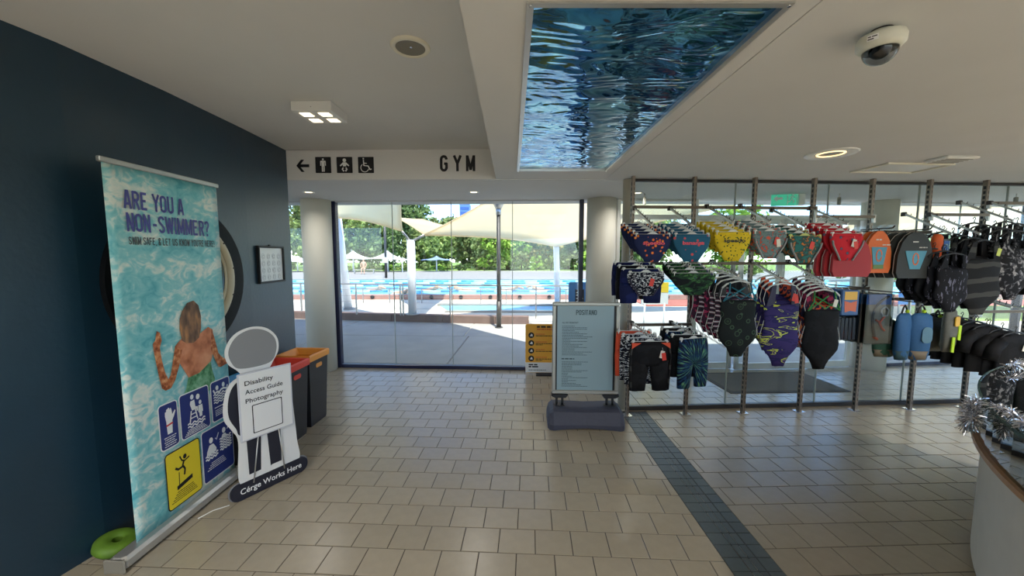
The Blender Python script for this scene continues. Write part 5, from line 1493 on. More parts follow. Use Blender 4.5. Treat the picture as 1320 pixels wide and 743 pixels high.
# tinsel garlands
mat('tinsel', (226, 226, 232), 0.16, metal=1.0)
def tinsel(label, pts, r, n, seed):
    rnd = random.Random(seed)
    o = thing('tinsel_garland', label, 'tinsel', pts[0])
    P0 = Vector(pts[0]); pts = [Vector(p_) - P0 for p_ in pts]
    b = MB(); b.tube(pts, 0.003, 5); b.build('string', 'silver', o)
    vs_, fs = [], []
    for _ in range(n):
        t = rnd.random() * (len(pts) - 1.001); i = int(t); c0 = pts[i].lerp(pts[i + 1], t - i)
        d = Vector((rnd.gauss(0, 1), rnd.gauss(0, 1), rnd.gauss(0, 1))).normalized()
        w = d.orthogonal().normalized(); w.rotate(Matrix.Rotation(rnd.uniform(0, 6.28), 3, d)); w *= 0.0016
        l = r * rnd.uniform(0.6, 1.15); bend = Vector((0, 0, -0.3 * l))
        i0 = len(vs_)
        m_ = c0 + d * l * 0.55; e = c0 + d * l + bend * 0.6
        vs_ += [c0 - w, c0 + w, m_ + w, m_ - w, e + w * 0.7, e - w * 0.7]
        fs += [(i0, i0 + 1, i0 + 2, i0 + 3), (i0 + 3, i0 + 2, i0 + 4, i0 + 5)]
    me = bpy.data.meshes.new('strands'); me.from_pydata([tuple(v) for v in vs_], [], fs); me.update(); me.materials.append(MATS['tinsel'])
    tag(link('strands', me, o), kind='stuff')
def cpt(deg, dr, z): a = math.radians(deg); return (CC.x + (CR + dr) * math.cos(a), CC.y + (CR + dr) * math.sin(a), z)
tinsel('silver tinsel bunch hanging over the end of the counter rim', [cpt(135.5, 0.02, 0.925), cpt(136.5, 0.045, 0.89), cpt(138, 0.05, 0.86), cpt(137, 0.055, 0.82), cpt(138.5, 0.05, 0.87)], 0.048, 1100, 1)
tinsel('silver tinsel garland draped along the front rim of the counter glass', [cpt(138.5, 0.0, 0.945)] + [cpt(138.5 + k_ * 1.3, -0.03 - 0.012 * (k_ % 2), 0.945) for k_ in range(1, 16)], 0.036, 2200, 2)
tinsel('silver tinsel garland at the back of the counter top', [cpt(116 - k_ * 1.2, -0.05 - 0.01 * (k_ % 3), 0.955 + 0.012 * (k_ % 2)) for k_ in range(12)], 0.035, 900, 3)
# ================================================================== SWIMWEAR RACK
NU, SU = 8, 0.613
rack = thing('swimwear_rack', 'steel slotted-upright display rack with rails and sloping arms in front of the glass', 'display rack', (RO.x, RO.y, 0), RT)
# rack-local frame: x along, -y towards the room
slot_me = None
mat('upright_bronze', (134, 122, 110), 0.38, metal=0.7)
b = MB(); b.box(-0.0135, 0.0135, -0.020, 0.020, 0.008, ZL - 0.001); up_me = b.mesh('upright'); up_me.materials.append(MATS['upright_bronze'])
b = MB()
for k_ in range(46): b.box(-0.0141, -0.0136, -0.010, 0.010, 0.06 + k_ * 0.05, 0.09 + k_ * 0.05); b.box(0.002, 0.0075, -0.0208, -0.0201, 0.06 + k_ * 0.05, 0.09 + k_ * 0.05)
slot_me = b.mesh('slots'); slot_me.materials.append(MATS['black'])
b = MB(); b.rbox(-0.045, 0.045, -0.04, 0.04, 0.0, 0.008, 0.002); b.cyl((0.03, 0), 0.007, 0.008, 0.014, 8); b.cyl((-0.03, 0), 0.007, 0.008, 0.014, 8); ft_me = b.mesh('foot_plate'); ft_me.materials.append(MATS['chrome'])
for k_ in range(NU):
    u_ = link('upright', up_me, rack, (k_ * SU, 0, 0)); s_ = link('slots', slot_me, u_); tag(s_, kind='stuff'); link('foot_plate', ft_me, u_)
mat('rail_bronze', (104, 92, 78), 0.4, metal=0.5)
def rail(s0, s1, z):
    b = MB(); b.box(s0, s1, -0.052, -0.027, z - 0.014, z + 0.014); b.build('rail', 'rail_bronze', rack)
    for s_ in (s0, s1):
        b = MB(); b.prism([(-0.01, z - 0.06), (0.01, z - 0.06), (0.01, z + 0.02), (-0.01, z + 0.02)], -0.05, -0.022, M=Matrix.Translation((s_, 0, 0))); b.build('bracket', 'steel', rack)
rail(0, 3 * SU, 2.10); rail(0, 3 * SU, 1.555); rail(0, SU, 0.948); rail(3 * SU, 4 * SU, 2.02)
rail(4 * SU, 5 * SU, 1.868); rail(5 * SU, 6 * SU, 2.045); rail(6 * SU, 7 * SU, 2.165); rail(4 * SU, 5 * SU, 1.19); rail(6 * SU, 7 * SU, 1.05); rail(3 * SU, 4 * SU, 1.30); rail(5 * SU, 6 * SU, 1.19)
def arm(s0, z, L=0.40, drop=0.20):
    """sloping arm: clamp on the rail, flat bar with pegs"""
    b = MB(); b.rbox(s0 - 0.016, s0 + 0.016, -0.062, -0.022, z - 0.02, z + 0.022, 0.004); a_ = b.build('arm_clamp', 'dark_steel', rack)
    b = MB(); b.prism([(-0.055, z + 0.009), (-0.055 - L, z + 0.009 - drop), (-0.055 - L, z - 0.009 - drop), (-0.055, z - 0.009)], s0 - 0.008, s0 + 0.008, M=Matrix(((0, 1, 0, 0), (1, 0, 0, 0), (0, 0, 1, 0), (0, 0, 0, 1)))); b.build('arm_bar', 'steel', a_)
    b = MB()
    for q in range(8): t = (q + 1) / 8; b.tube([(s0, -0.055 - L * t, z + 0.010 - drop * t), (s0, -0.062 - L * t, z + 0.028 - drop * t)], 0.003, 5)
    b.build('pegs', 'black', a_)
def straight_arm(s0, z, L=0.34):
    b = MB(); b.tube([(s0, -0.05, z), (s0, -0.05 - L, z), (s0, -0.065 - L, z + 0.02)], 0.006, 8); b.build('hook', 'dark_steel', rack)
# ---- prints
def P_(n, k_, c_, sc_, **kw): ramp_mat(n, k_, c_, sc_, **kw); return n
P_('p_lolly', 'voronoi', [(240, 170, 70), (226, 110, 60), (34, 44, 84)], 26, stops=[0, 0.16, 0.30])
P_('p_teal', 'voronoi', [(214, 92, 96), (42, 98, 128)], 17, stops=[0, 0.20])
P_('p_yellow', 'voronoi', [(60, 84, 44), (226, 196, 44)], 40, stops=[0, 0.27])
P_('p_greyorange', 'noise', [(116, 140, 142), (96, 118, 122), (216, 96, 70)], 24, stops=[0, 0.5, 0.57], distort=1.5)
P_('p_floral', 'noise', [(52, 120, 116), (64, 88, 84), (206, 124, 60), (110, 140, 130)], 20, stops=[0, 0.44, 0.56, 0.64], distort=1)
P_('p_redstar', 'voronoi', [(96, 96, 120), (150, 30, 46), (208, 44, 58)], 17, stops=[0, 0.20, 0.26])
P_('p_tribal', 'noise', [(20, 24, 40), (216, 222, 226), (24, 30, 54)], 34, stops=[0, 0.52, 0.60], stretch=(1, 1, 2.2))
P_('p_navy', 'noise', [(24, 32, 74), (30, 40, 92)], 6, stops=[0, 0.55])
P_('p_leaf', 'noise', [(22, 26, 30), (36, 66, 44), (74, 124, 70), (52, 52, 90)], 9, stops=[0, 0.44, 0.55, 0.62], stretch=(1.0, 1, 2.6), distort=1)
P_('p_pinkwave', 'wave', [(40, 34, 46), (196, 112, 136), (48, 40, 54), (214, 206, 210)], 7, stops=[0, 0.5, 0.6, 0.86], distort=6)
P_('p_circles', 'voronoi', [(48, 66, 48), (30, 34, 34), (66, 90, 68), (28, 32, 32)], 13, stops=[0, 0.16, 0.30, 0.36])
P_('p_splash', 'noise', [(58, 48, 104), (44, 40, 92), (204, 214, 88), (70, 54, 110)], 7.5, stops=[0, 0.45, 0.575, 0.62], stretch=(0.7, 1, 2.4), distort=1.2)
P_('p_black', 'noise', [(20, 20, 22), (27, 27, 30)], 9, stops=[0, 0.5])
P_('p_burst', 'burst', [(12, 22, 44), (24, 58, 98), (60, 110, 96), (112, 160, 112)], 1.6, stops=[0, 0.48, 0.56, 0.63], shift=(0, 0, 0.22))
P_('p_darkstripe', 'wave', [(26, 26, 28), (66, 66, 64)], 2.2, stops=[0, 0.75], distort=3)
P_('p_camo', 'noise', [(24, 24, 28), (78, 78, 84), (150, 148, 150)], 22, stops=[0, 0.52, 0.60], distort=1)
P_('p_speck', 'noise', [(22, 22, 28), (110, 110, 128)], 26, stops=[0, 0.60], stretch=(2.2, 1, 0.5))
P_('p_multi', 'noise', [(34, 36, 60), (214, 90, 56), (60, 44, 70), (220, 130, 80)], 9, stops=[0, 0.45, 0.54, 0.62])
P_('p_magenta', 'noise', [(60, 30, 50), (168, 50, 88)], 30, stops=[0, 0.52])
mat('orange_cloth', (226, 84, 50), 0.7); mat('binding', (150, 156, 158), 0.7); mat('strap_teal', (40, 120, 140), 0.6); mat('strap_green', (62, 150, 78), 0.6); mat('strap_navy', (40, 38, 66), 0.6)
mat('pink_print', (232, 92, 110), 0.6); mat('dark_print', (40, 44, 34), 0.6); mat('tag_red', (224, 62, 48), 0.5); mat('tag_white', (232, 226, 214), 0.5); mat('tag_mint', (176, 212, 180), 0.5); mat('tag_lime', (206, 220, 90), 0.5); mat('tag_blue', (58, 104, 186), 0.5)
glass_mat('hanger_plastic_clear', (238, 240, 238), 1.6)
mat('hanger_plastic', (222, 224, 220), 0.3); mat('hanger_black', (30, 30, 32), 0.35); mat('hanger_lime', (206, 214, 120), 0.4)
def hook_pts(z): return [(0, 0, z), (0, 0, z + 0.028), (0.012, 0, z + 0.044), (0.0, 0, z + 0.060), (-0.014, 0, z + 0.050), (-0.016, 0, z + 0.040)]
def hanger_clip(o, w, m='hanger_plastic'):
    b = MB(); b.rbox(-w, w, -0.006, 0.006, -0.004, 0.008, 0.003); b.tube(hook_pts(0.006), 0.0032, 6)
    b.prism([(-0.05, 0.006), (0.05, 0.006), (0.018, 0.026), (-0.018, 0.026)], -0.004, 0.004)
    h = b.build('hanger', m, o)
    for sx in (-1, 1):
        b = MB(); b.rbox(sx * w * 0.88 - 0.012, sx * w * 0.88 + 0.012, -0.012, 0.012, -0.022, 0.020, 0.004); b.build('clip', m, h)
    return h
def hanger_form(o, w, m='hanger_plastic', wires=True):
    b = MB(); b.tube(hook_pts(0.0), 0.0035, 6)
    b.tube([(-w, 0, -0.055), (-w * 0.75, 0, -0.022), (-w * 0.3, 0, -0.004), (0, 0, 0.004), (w * 0.3, 0, -0.004), (w * 0.75, 0, -0.022), (w, 0, -0.055)], 0.008, 8)
    h = b.build('hanger', m, o)
    if wires:
        for sx in (-1, 1):
            b = MB(); b.tube([(sx * w, 0, -0.055), (sx * w * 1.12, 0, -0.14), (sx * w * 0.9, 0, -0.26), (sx * w * 1.22, 0, -0.46), (sx * w * 0.95, 0.0, -0.56), (sx * w * 0.35, 0, -0.63)], 0.0024, 6); b.build('body_form', m, h)
    return h
def tags(o, x, z, y, kinds=('tag_red', 'tag_white')):
    b = MB(); b.tube([(x, y, z + 0.05), (x + 0.004, y - 0.004, z + 0.02)], 0.0012, 4); t_ = b.build('swing_tag', 'white_plastic', o)
    for i, kd in enumerate(kinds):
        b = MB(); b.box(-0.018, 0.018, -0.0012, 0.0012, -0.045, 0.022, M=Matrix.Translation((x + 0.012 * i, y - 0.004 - 0.003 * i, z - 0.018 * i)) @ Matrix.Rotation(0.25 - 0.4 * i, 4, 'Y')); b.build('tag_card', kd, t_)
def brief_rows(W=0.170, H=0.25, d=0.026):
    return [(0.0, 0, W * 0.985, d * 0.8), (-0.03 * H / .25, 0, W, d), (-0.06 * H / .25, 0, W * 0.985, d * 1.05), (-0.10 * H / .25, 0, W * 0.93, d * 1.05), (-0.14 * H / .25, 0, W * 0.80, d), (-0.18 * H / .25, 0, W * 0.64, d * 0.9), (-0.215 * H / .25, 0, W * 0.51, d * 0.8), (-0.25 * H / .25, 0, W * 0.38, d * 0.55)]
def briefs(label, s, q, z, m, W=0.170, H=0.25, front=True, trim=None, word=None, tg=None, group=None, yaw=0.0, hang='hanger_plastic', name='swim_briefs', cat='swimwear', seed=0):
    p = rk(s, q, z); o = thing(name, label, cat, p, RT + yaw, group)
    b = MB(); b.loft(brief_rows(W, H), 22, fold=0.0035, seed=seed); b.build('body', m, o)
    b = MB(); b.loft([(0.004, 0, W * 0.99, 0.0235), (-0.012, 0, W * 0.995, 0.026), (-0.022, 0, W * 0.99, 0.0255)], 22); b.build('waistband', m, o)
    if trim:
        for sx in (-1, 1):
            b = MB(); b.tube([(sx * hw * 0.93, -hd * 0.55 - 0.006, z_) for z_, _, hw, hd in brief_rows(W, H)[2:]], 0.0075, 6); b.build('leg_trim', trim, o)
    hanger_clip(o, W * 0.96, hang)
    if word: text('lettering', word[0], 0.030, word[1], o, 0.0, -0.0335, -0.085, 'CENTER', width=W * 1.15, bold=0.03)
    if tg: tags(o, W * 0.25, -0.07, -0.036, tg)
    return o
def suit_rows(W=0.175, H=0.52, d=0.030):
    k_ = H / 0.52
    return [(-0.155 * k_, 0, W * 0.92, d * 0.7), (-0.18 * k_, 0, W * 0.96, d), (-0.24 * k_, 0, W * 0.95, d * 1.3), (-0.31 * k_, 0, W * 0.90, d * 1.15), (-0.38 * k_, 0, W * 0.98, d * 1.15), (-0.43 * k_, 0, W * 1.04, d * 1.2), (-0.475 * k_, 0, W * 1.0, d * 1.1), (-0.515 * k_, 0, W * 0.80, d), (-0.555 * k_, 0, W * 0.55, d * 0.9), (-0.595 * k_, 0, W * 0.40, d * 0.75), (-0.63 * k_, 0, W * 0.32, d * 0.5)]
def swimsuit(label, s, q, z, m, strap, W=0.175, H=0.52, tg=None, group=None, yaw=0.0, cross=False, hang='hanger_plastic', wires=True, panel=None, seed=0, word=None):
    p = rk(s, q, z); o = thing('one_piece_swimsuit', label, 'swimwear', p, RT + yaw, group)
    k_ = H / 0.52
    b = MB(); b.loft(suit_rows(W, H), 24, fold=0.003, seed=seed); b.build('body', m, o)
    for sx in (-1, 1):
        b = MB()
        zt_, zb_ = -0.012, -0.160 * k_
        if cross:
            b.tube([(sx * W * 0.88, -0.02, zb_), (sx * W * 0.62, -0.026, -0.09 * k_), (sx * W * 0.55, -0.012, zt_)], 0.0065, 6); b.tube([(sx * W * 0.88, -0.02, zb_), (-sx * W * 0.35, 0.012, -0.05 * k_)], 0.006, 6)
            b.tube([(sx * W * 0.6, -0.026, -0.085 * k_), (0, -0.03, -0.145 * k_), (-sx * W * 0.6, -0.026, -0.085 * k_)], 0.0055, 6)
        else:
            b.prism([(sx * W * 0.40, zt_), (sx * W * 0.62, zt_ - 0.008), (sx * W * 0.90, zb_ - 0.01), (sx * W * 0.45, zb_ - 0.01)][::sx], -0.016, -0.008)
        b.build('strap', strap, o)
    hanger_form(o, 0.155, hang, wires)
    if panel: b = MB(); b.loft([(r_[0], 0, r_[2] * 0.55, r_[3] + 0.004) for r_ in suit_rows(W, H)[2:8]], 20); b.build('front_panel', panel, o)
    if tg: tags(o, W * 0.45, -0.09 * k_, -0.045, tg)
    return o
def shorts(label, s, q, z, m, W=0.18, H=0.44, tg=None, group=None, yaw=0.0, side=None, top=None, name='swim_jammers', hang='hanger_plastic', seed=0):
    p = rk(s, q, z); o = thing(name, label, 'swimwear', p, RT + yaw, group)
    r_ = H / 0.44
    b = MB(); b.loft([(0.0, 0, W * 0.92, 0.022), (-0.05 * r_, 0, W * 0.97, 0.034), (-0.12 * r_, 0, W, 0.042), (-0.18 * r_, 0, W * 1.0, 0.044), (-0.21 * r_, 0, W * 0.99, 0.036)], 24, fold=0.003, seed=seed); bd = b.build('body', m, o)
    for sx in (-1, 1):
        b = MB(); b.loft([(-0.17 * r_, sx * W * 0.48, W * 0.50, 0.040), (-0.24 * r_, sx * W * 0.52, W * 0.49, 0.038), (-0.34 * r_, sx * W * 0.55, W * 0.44, 0.034), (-0.44 * r_, sx * W * 0.57, W * 0.40, 0.030)], 16, fold=0.003, seed=seed + 1); b.build('leg', m, o)
        if side: b = MB(); b.tube([(sx * W * 0.9, -0.022, -0.02), (sx * W * 0.99, -0.026, -0.12 * r_), (sx * W * 0.97, -0.026, -0.25 * r_), (sx * W * 0.92, -0.022, -0.43 * r_)], 0.009, 6); b.build('side_panel', side, o)
        if top: b = MB(); b.prism([(sx * W * 0.5, -0.004), (sx * W * 0.93, -0.004), (sx * W * 0.95, -0.055), (sx * W * 0.8, -0.035)][::sx], -0.034, -0.018); b.build('top_panel', top, o)
    b = MB(); b.loft([(0.004, 0, W * 0.925, 0.022), (-0.02, 0, W * 0.94, 0.028)], 24); b.build('waistband', m, o)
    hanger_clip(o, W * 0.93, hang)
    if tg: tags(o, W * 0.5, -0.09, -0.052, tg)
    return o
# stack of alike briefs behind the front pair, climbing the arm
def row_of(fn, n, s, q, z, dq=0.055, dz=0.027, ds=0.006, **kw):
    for i in range(n):
        fn(kw['blabel'] + (', next to it', ', second from it', ', third from it', ', fourth from it', ', farthest back')[i], s - ds * (i + 1), q - dq * (i + 1), z + dz * (i + 1), kw['bm'][i % len(kw['bm'])], W=kw.get('W', 0.165), H=kw.get('H', 0.25), group=kw['bgroup'], seed=i + int(s * 100), **kw.get('extra', {}))
QF = 0.43
def fs_(px): return s_at(px, QF)
ARMS = {}
def put_arm(s, z, L=0.40, drop=0.20): arm(s, z, L, drop)
Z1 = 1.845                                  # waist height of the front pair, top row
# row 1
defs = [(839, 'p_lolly', 'navy swim briefs with orange lolly print and pink lettering', ('speedo', 'pink_print'), None, None, 'navy lolly-print briefs hanging behind the front pair'),
        (889, 'p_teal', 'teal swim briefs with pink lettering between navy and yellow pairs', ('bananas', 'pink_print'), None, None, 'teal briefs hanging behind the front teal pair'),
        (941, 'p_yellow', 'yellow swim briefs with dark specks and dark lettering', ('speedo', 'dark_print'), None, None, 'yellow speckled briefs hanging behind the front yellow pair'),
        (988, 'p_greyorange', 'grey swim briefs with orange print and a red swing tag', None, 'binding', ('tag_red', 'tag_white'), 'grey and orange briefs hanging behind the front grey pair'),
        (1033, 'p_floral', 'green and orange floral swim briefs on a lime-tinted hanger', None, 'binding', ('tag_red',), 'green floral briefs hanging behind the front floral pair'),
        (1086, 'p_redstar', 'red swim briefs with dark flower print', None, 'binding', ('tag_white', 'tag_red'), 'red printed briefs hanging behind the front red pair')]
for i, (px, m, lab, word, trim, tg, bl) in enumerate(defs):
    s = fs_(px); zt_ = z_at(px, (303, 303, 300, 299, 305, 302)[i], QF)
    briefs(lab, s, QF, zt_, m, W=0.168 if i < 3 else 0.158, word=word, trim=trim, tg=tg, hang='hanger_lime' if i == 4 else 'hanger_plastic', seed=i, H=0.235 if i != 2 else 0.25)
    row_of(briefs, 4, s, QF, zt_, blabel=bl, bm=[m], bgroup='briefs hung behind the front row', W=0.160, H=0.225, ds=0.012)
    arm(s - 0.02, zt_ + 0.275, 0.40, 0.19)
# row 2 briefs and trunks
s = fs_(832); zt_ = z_at(832, 352, QF)
briefs('navy and white tribal print swim briefs with a round red tag', s, QF, zt_, 'p_tribal', W=0.165, H=0.20, tg=('tag_red',), trim='strap_navy', seed=21)
for i in range(3): shorts(('short navy swim trunks next behind the tribal print briefs', 'short black swim trunks second behind the tribal print briefs', 'short navy swim trunks at the back behind the tribal print briefs')[i], s - 0.02 - 0.018 * i, QF - 0.06 * (i + 1), zt_ + 0.028 * (i + 1), ('p_navy', 'p_black', 'p_navy')[i], W=0.19, H=0.30, group='navy trunks behind the tribal briefs', name='short_swimwear', seed=30 + i)
arm(s - 0.02, 1.555, 0.34, 0.02)
s = fs_(893); zt_ = z_at(893, 353, QF)
briefs('dark swim briefs with green leaf streaks beside the tribal pair', s, QF, zt_, 'p_leaf', W=0.20, H=0.19, seed=22)
row_of(briefs, 3, s, QF, zt_, blabel='dark leaf-print briefs hanging behind the front leaf pair', bm=['p_leaf'], bgroup='briefs hung behind the front row', W=0.19, H=0.18)
arm(s - 0.02, 1.555, 0.34, 0.02)
# row 2 one-piece suits
defs = [(953, 363, 'black one-piece swimsuit with faint green circles and teal straps', 'p_circles', 'strap_teal', True, None, 'p_pinkwave', 'pink and white wave-print swimsuit hanging behind the teal-strapped suit', 5),
        (1009, 366, 'purple one-piece swimsuit with yellow splashes and red tags', 'p_splash', 'strap_navy', False, ('tag_red', 'tag_red'), 'p_splash', 'purple splash-print swimsuit hanging behind the front purple one', 3),
        (1062, 374, 'plain black one-piece swimsuit with bright green straps', 'p_black', 'strap_green', True, ('tag_white',), 'p_multi', 'orange and navy patterned swimsuit hanging behind the green-strapped suit', 5)]
for i, (px, py, lab, m, stp, crs, tg, bm, bl, nb_) in enumerate(defs):
    s = fs_(px); zt_ = z_at(px, py, QF)
    swimsuit(lab, s, QF, zt_, m, stp, W=0.172, H=(0.56, 0.62, 0.60)[i], tg=tg, cross=crs, seed=40 + i)
    row_of(lambda l, s_, q_, z_, m_, **k2: swimsuit(l, s_, q_, z_, m_, ('hanger_black', 'p_multi', 'p_magenta')[i], **k2), nb_, s, QF, zt_, dq=0.042, dz=0.022, ds=0.028 if i == 0 else 0.004, blabel=bl, bm=[bm] if i else ['p_pinkwave', 'p_pinkwave', 'p_magenta', 'p_pinkwave', 'p_magenta'], bgroup='swimsuits hung behind the front row', W=0.170, H=(0.50, 0.58, 0.54)[i], extra=dict(hang='hanger_plastic'))
    arm(s - 0.03, 1.575, 0.40, (0.12, 0.16, 0.18)[i])
# row 3 jammers
s = fs_(840); zt_ = z_at(840, 441, QF)
shorts('black knee-length swim jammers with red hip panels and a red tag', s, QF, zt_, 'p_black', W=0.183, H=0.44, tg=('tag_white', 'tag_red'), top='orange_cloth', side='p_darkstripe', seed=50)
for i in range(3): shorts(('patterned black and white swim jammers behind the black pair', 'black and white jammers second behind the black pair', 'orange swim jammers at the back beside the poster stand')[i], s - 0.03 - 0.022 * i, QF - 0.06 * (i + 1), zt_ + 0.02 * (i + 1), ('p_tribal', 'p_tribal', 'orange_cloth')[i], W=0.178, H=0.42, group='jammers on the lowest rail', seed=51 + i)
arm(s - 0.02, 0.948 + 0.02, 0.36, 0.03)
s = fs_(897); zt_ = z_at(897, 437, QF)
shorts('dark blue swim jammers with a green firework burst print', s, QF, zt_, 'p_burst', W=0.165, H=0.44, seed=55, yaw=0.25)
for i in range(3): shorts(('black jammers next behind the firework print pair', 'firework print jammers second behind the front pair', 'black jammers at the back behind the firework print pair')[i], s - 0.03 - 0.02 * i, QF - 0.06 * (i + 1), zt_ + 0.02 * (i + 1), ('p_black', 'p_burst', 'p_black')[i], W=0.165, H=0.38, group='jammers on the lowest rail', seed=56 + i)
arm(s - 0.02, 0.948 + 0.02, 0.36, 0.03)
# ---- kickboards on hooks
mat('board_red', (176, 40, 48), 0.6); mat('board_orange2', (226, 110, 44), 0.6); mat('board_black', (40, 42, 40), 0.6); mat('card_blue', (74, 150, 176), 0.5); mat('card_green', (96, 130, 60), 0.5); mat('foam_edge', (200, 196, 186), 0.6)
def kickboard(label, s, q, z, m, card=None, W=0.175, H=0.40, group='kickboards on the hooks', yaw=0.0, word=False):
    p = rk(s, q, z); o = thing('kickboard', label, 'kickboard', p, RT + yaw, group)
    out = [(W * 0.86, -H), (W, -H + 0.05), (W * 0.97, -H * 0.5), (W * 0.78, -H * 0.22), (W * 0.50, -0.03), (W * 0.2, 0.0), (-W * 0.2, 0.0), (-W * 0.50, -0.03), (-W * 0.78, -H * 0.22), (-W * 0.97, -H * 0.5), (-W, -H + 0.05), (-W * 0.86, -H)]
    b = MB(); b.prism(out, -0.014, 0.014); b.build('board', m, o)
    b = MB(); b.prism([(x * 1.012, z_ * 1.006 + 0.001) for x, z_ in out], 0.012, 0.018); b.build('foam_edge', 'foam_edge', o)
    b = MB(); b.tube([(0, 0, -0.012), (0, 0.0, 0.018), (0, 0.02, 0.03)], 0.003, 6); b.build('hang_loop', 'hanger_black', o)
    if card:
        b = MB(); b.prism([(-0.105, -H * 0.40), (0.105, -H * 0.40), (0.05, -H * 0.80), (-0.05, -H * 0.80)] if card == 'tri' else [(-0.075, -H * 0.38), (0.075, -H * 0.38), (0.045, -H * 0.9), (-0.045, -H * 0.9)], -0.018, -0.0145); cd_ = b.build('card', 'card_blue', o)
        b = MB(); b.prism(thick(ell(0, -H * 0.58, 0.026, 0.052, 18, 0, 350), 0.010), -0.0195, -0.0182); b.build('card_picture', 'board_orange2', cd_)
        if card != 'tri':
            b = MB(); b.box(-0.05, 0.05, -0.0193, -0.0183, -H * 0.9, -H * 0.8); b.build('card_base', 'card_green', cd_)
        bars('print', 'foam_edge', o, [(-0.035, 0.02, -H * 0.22, 0.012), (0.03, 0.11, -H * 0.34, 0.010)], -0.0146)
    return o
zk = z_at(1100, 303, 0.36)
straight_arm(s_at(1100, 0.30), zk + 0.03, 0.34)
for i in range(3): kickboard('dark red kickboard %s' % ('in front on its hook below the red briefs', 'second on its hook below the red briefs', 'third on its hook below the red briefs')[i], s_at(1094, 0.40) - 0.028 * i, 0.40 - 0.055 * i, zk - 0.02, 'board_red', W=0.185, H=0.36)
zk = z_at(1130, 298, 0.36)
straight_arm(s_at(1130, 0.25), zk + 0.03, 0.30)
for i in range(2): kickboard(('front orange kickboard with a blue picture card', 'rear orange kickboard behind the carded one')[i], s_at(1127, 0.34) - 0.012 * i, 0.34 - 0.06 * i, zk, 'board_orange2', 'card' if i == 0 else None, W=0.125, H=0.385)
zk = z_at(1172, 300, 0.36)
straight_arm(s_at(1170, 0.25), zk + 0.03, 0.34)
for i in range(5): kickboard('black kickboard with a blue triangular card in front of its row' if i == 0 else 'black kickboard in the hook row, %s behind the one with the blue card' % ('', 'first', 'second', 'third', 'fourth')[i], s_at(1174, 0.38) - 0.034 * i, 0.38 - 0.055 * i, zk, 'board_black', 'tri' if i == 0 else None, W=0.175, H=0.42)
# pull buoy and packet at the end of that rail
mat('foam_orange', (232, 104, 50), 0.6)
p = rk(s_at(1202, 0.32), 0.32, z_at(1202, 302, 0.32)); o = thing('pull_buoy', 'small orange foam pull buoy hanging beside the black kickboards', 'pull buoy', p, RT)
b = MB(); b.loft([(0.0, 0, 0.025, 0.02), (-0.03, 0, 0.045, 0.035), (-0.09, 0, 0.046, 0.038), (-0.13, 0, 0.030, 0.028), (-0.17, 0, 0.044, 0.036), (-0.21, 0, 0.040, 0.034), (-0.235, 0, 0.022, 0.02)], 16); b.build('foam', 'foam_orange', o)
b = MB(); b.tube([(0, 0, -0.01), (0, 0.01, 0.03)], 0.003, 6); b.build('hang_loop', 'hanger_black', o)
p = rk(s_at(1213, 0.34), 0.34, z_at(1213, 308, 0.34)); o = thing('goggles_packet', 'blue goggles packet hanging beside the orange pull buoy', 'packet', p, RT)
b = MB(); b.rbox(-0.034, 0.034, -0.01, 0.01, -0.19, 0.0, 0.004); b.build('pack', 'hanger_black', o)
b = MB(); b.box(-0.028, 0.028, -0.0115, -0.0102, -0.15, -0.02); b.build('card', 'tag_blue', o)
b = MB(); b.prism(thick(ell(0, -0.085, 0.015, 0.035, 14, 0, 350), 0.005), -0.0125, -0.0116); b.build('picture', 'tag_mint', o)
straight_arm(s_at(1213, 0.25), z_at(1213, 305, 0.3) + 0.02, 0.3)
# ---- dark swimsuits on the right
DS = [(1226, 327, 'p_speck', 'black swimsuit with white flecks nearest the orange pull buoy', None), (1262, 310, 'p_darkstripe', 'large black swimsuit with broad grey stripes', ('tag_lime',)), (1302, 298, 'p_camo', 'black and white camouflage swimsuit at the far right', ('tag_mint',)), (1345, 296, 'p_black', 'plain black swimsuit past the camouflage one', None)]
for i, (px, py, m, lab, tg) in enumerate(DS):
    q = 0.45; s = s_at(px, q); zt_ = z_at(px, py, q)
    swimsuit(lab, s, q, zt_, m, m, W=0.165 if i != 1 else 0.20, H=(0.44, 0.56, 0.52, 0.55)[i], tg=tg, hang='hanger_black', wires=False, seed=60 + i)
    row_of(lambda l, s_, q_, z_, m_, **k2: swimsuit(l, s_, q_, z_, m_, m_, **k2), 4, s, q, zt_, dq=0.055, dz=0.022, ds=0.030, blabel='dark patterned swimsuit in the rack row behind %s' % ('the white-flecked suit', 'the grey-striped suit', 'the camouflage suit', 'the last plain black suit')[i], bm=[('p_speck', 'p_black'), ('p_black', 'p_darkstripe'), ('p_camo', 'p_black'), ('p_black',)][i], bgroup='dark swimsuits on the right rails', W=0.160, H=(0.44, 0.54, 0.50, 0.54)[i], extra=dict(hang='hanger_black', wires=False))
    arm(s - 0.05, (2.045, 2.045, 2.165, 2.165)[i], 0.40, 0.22)
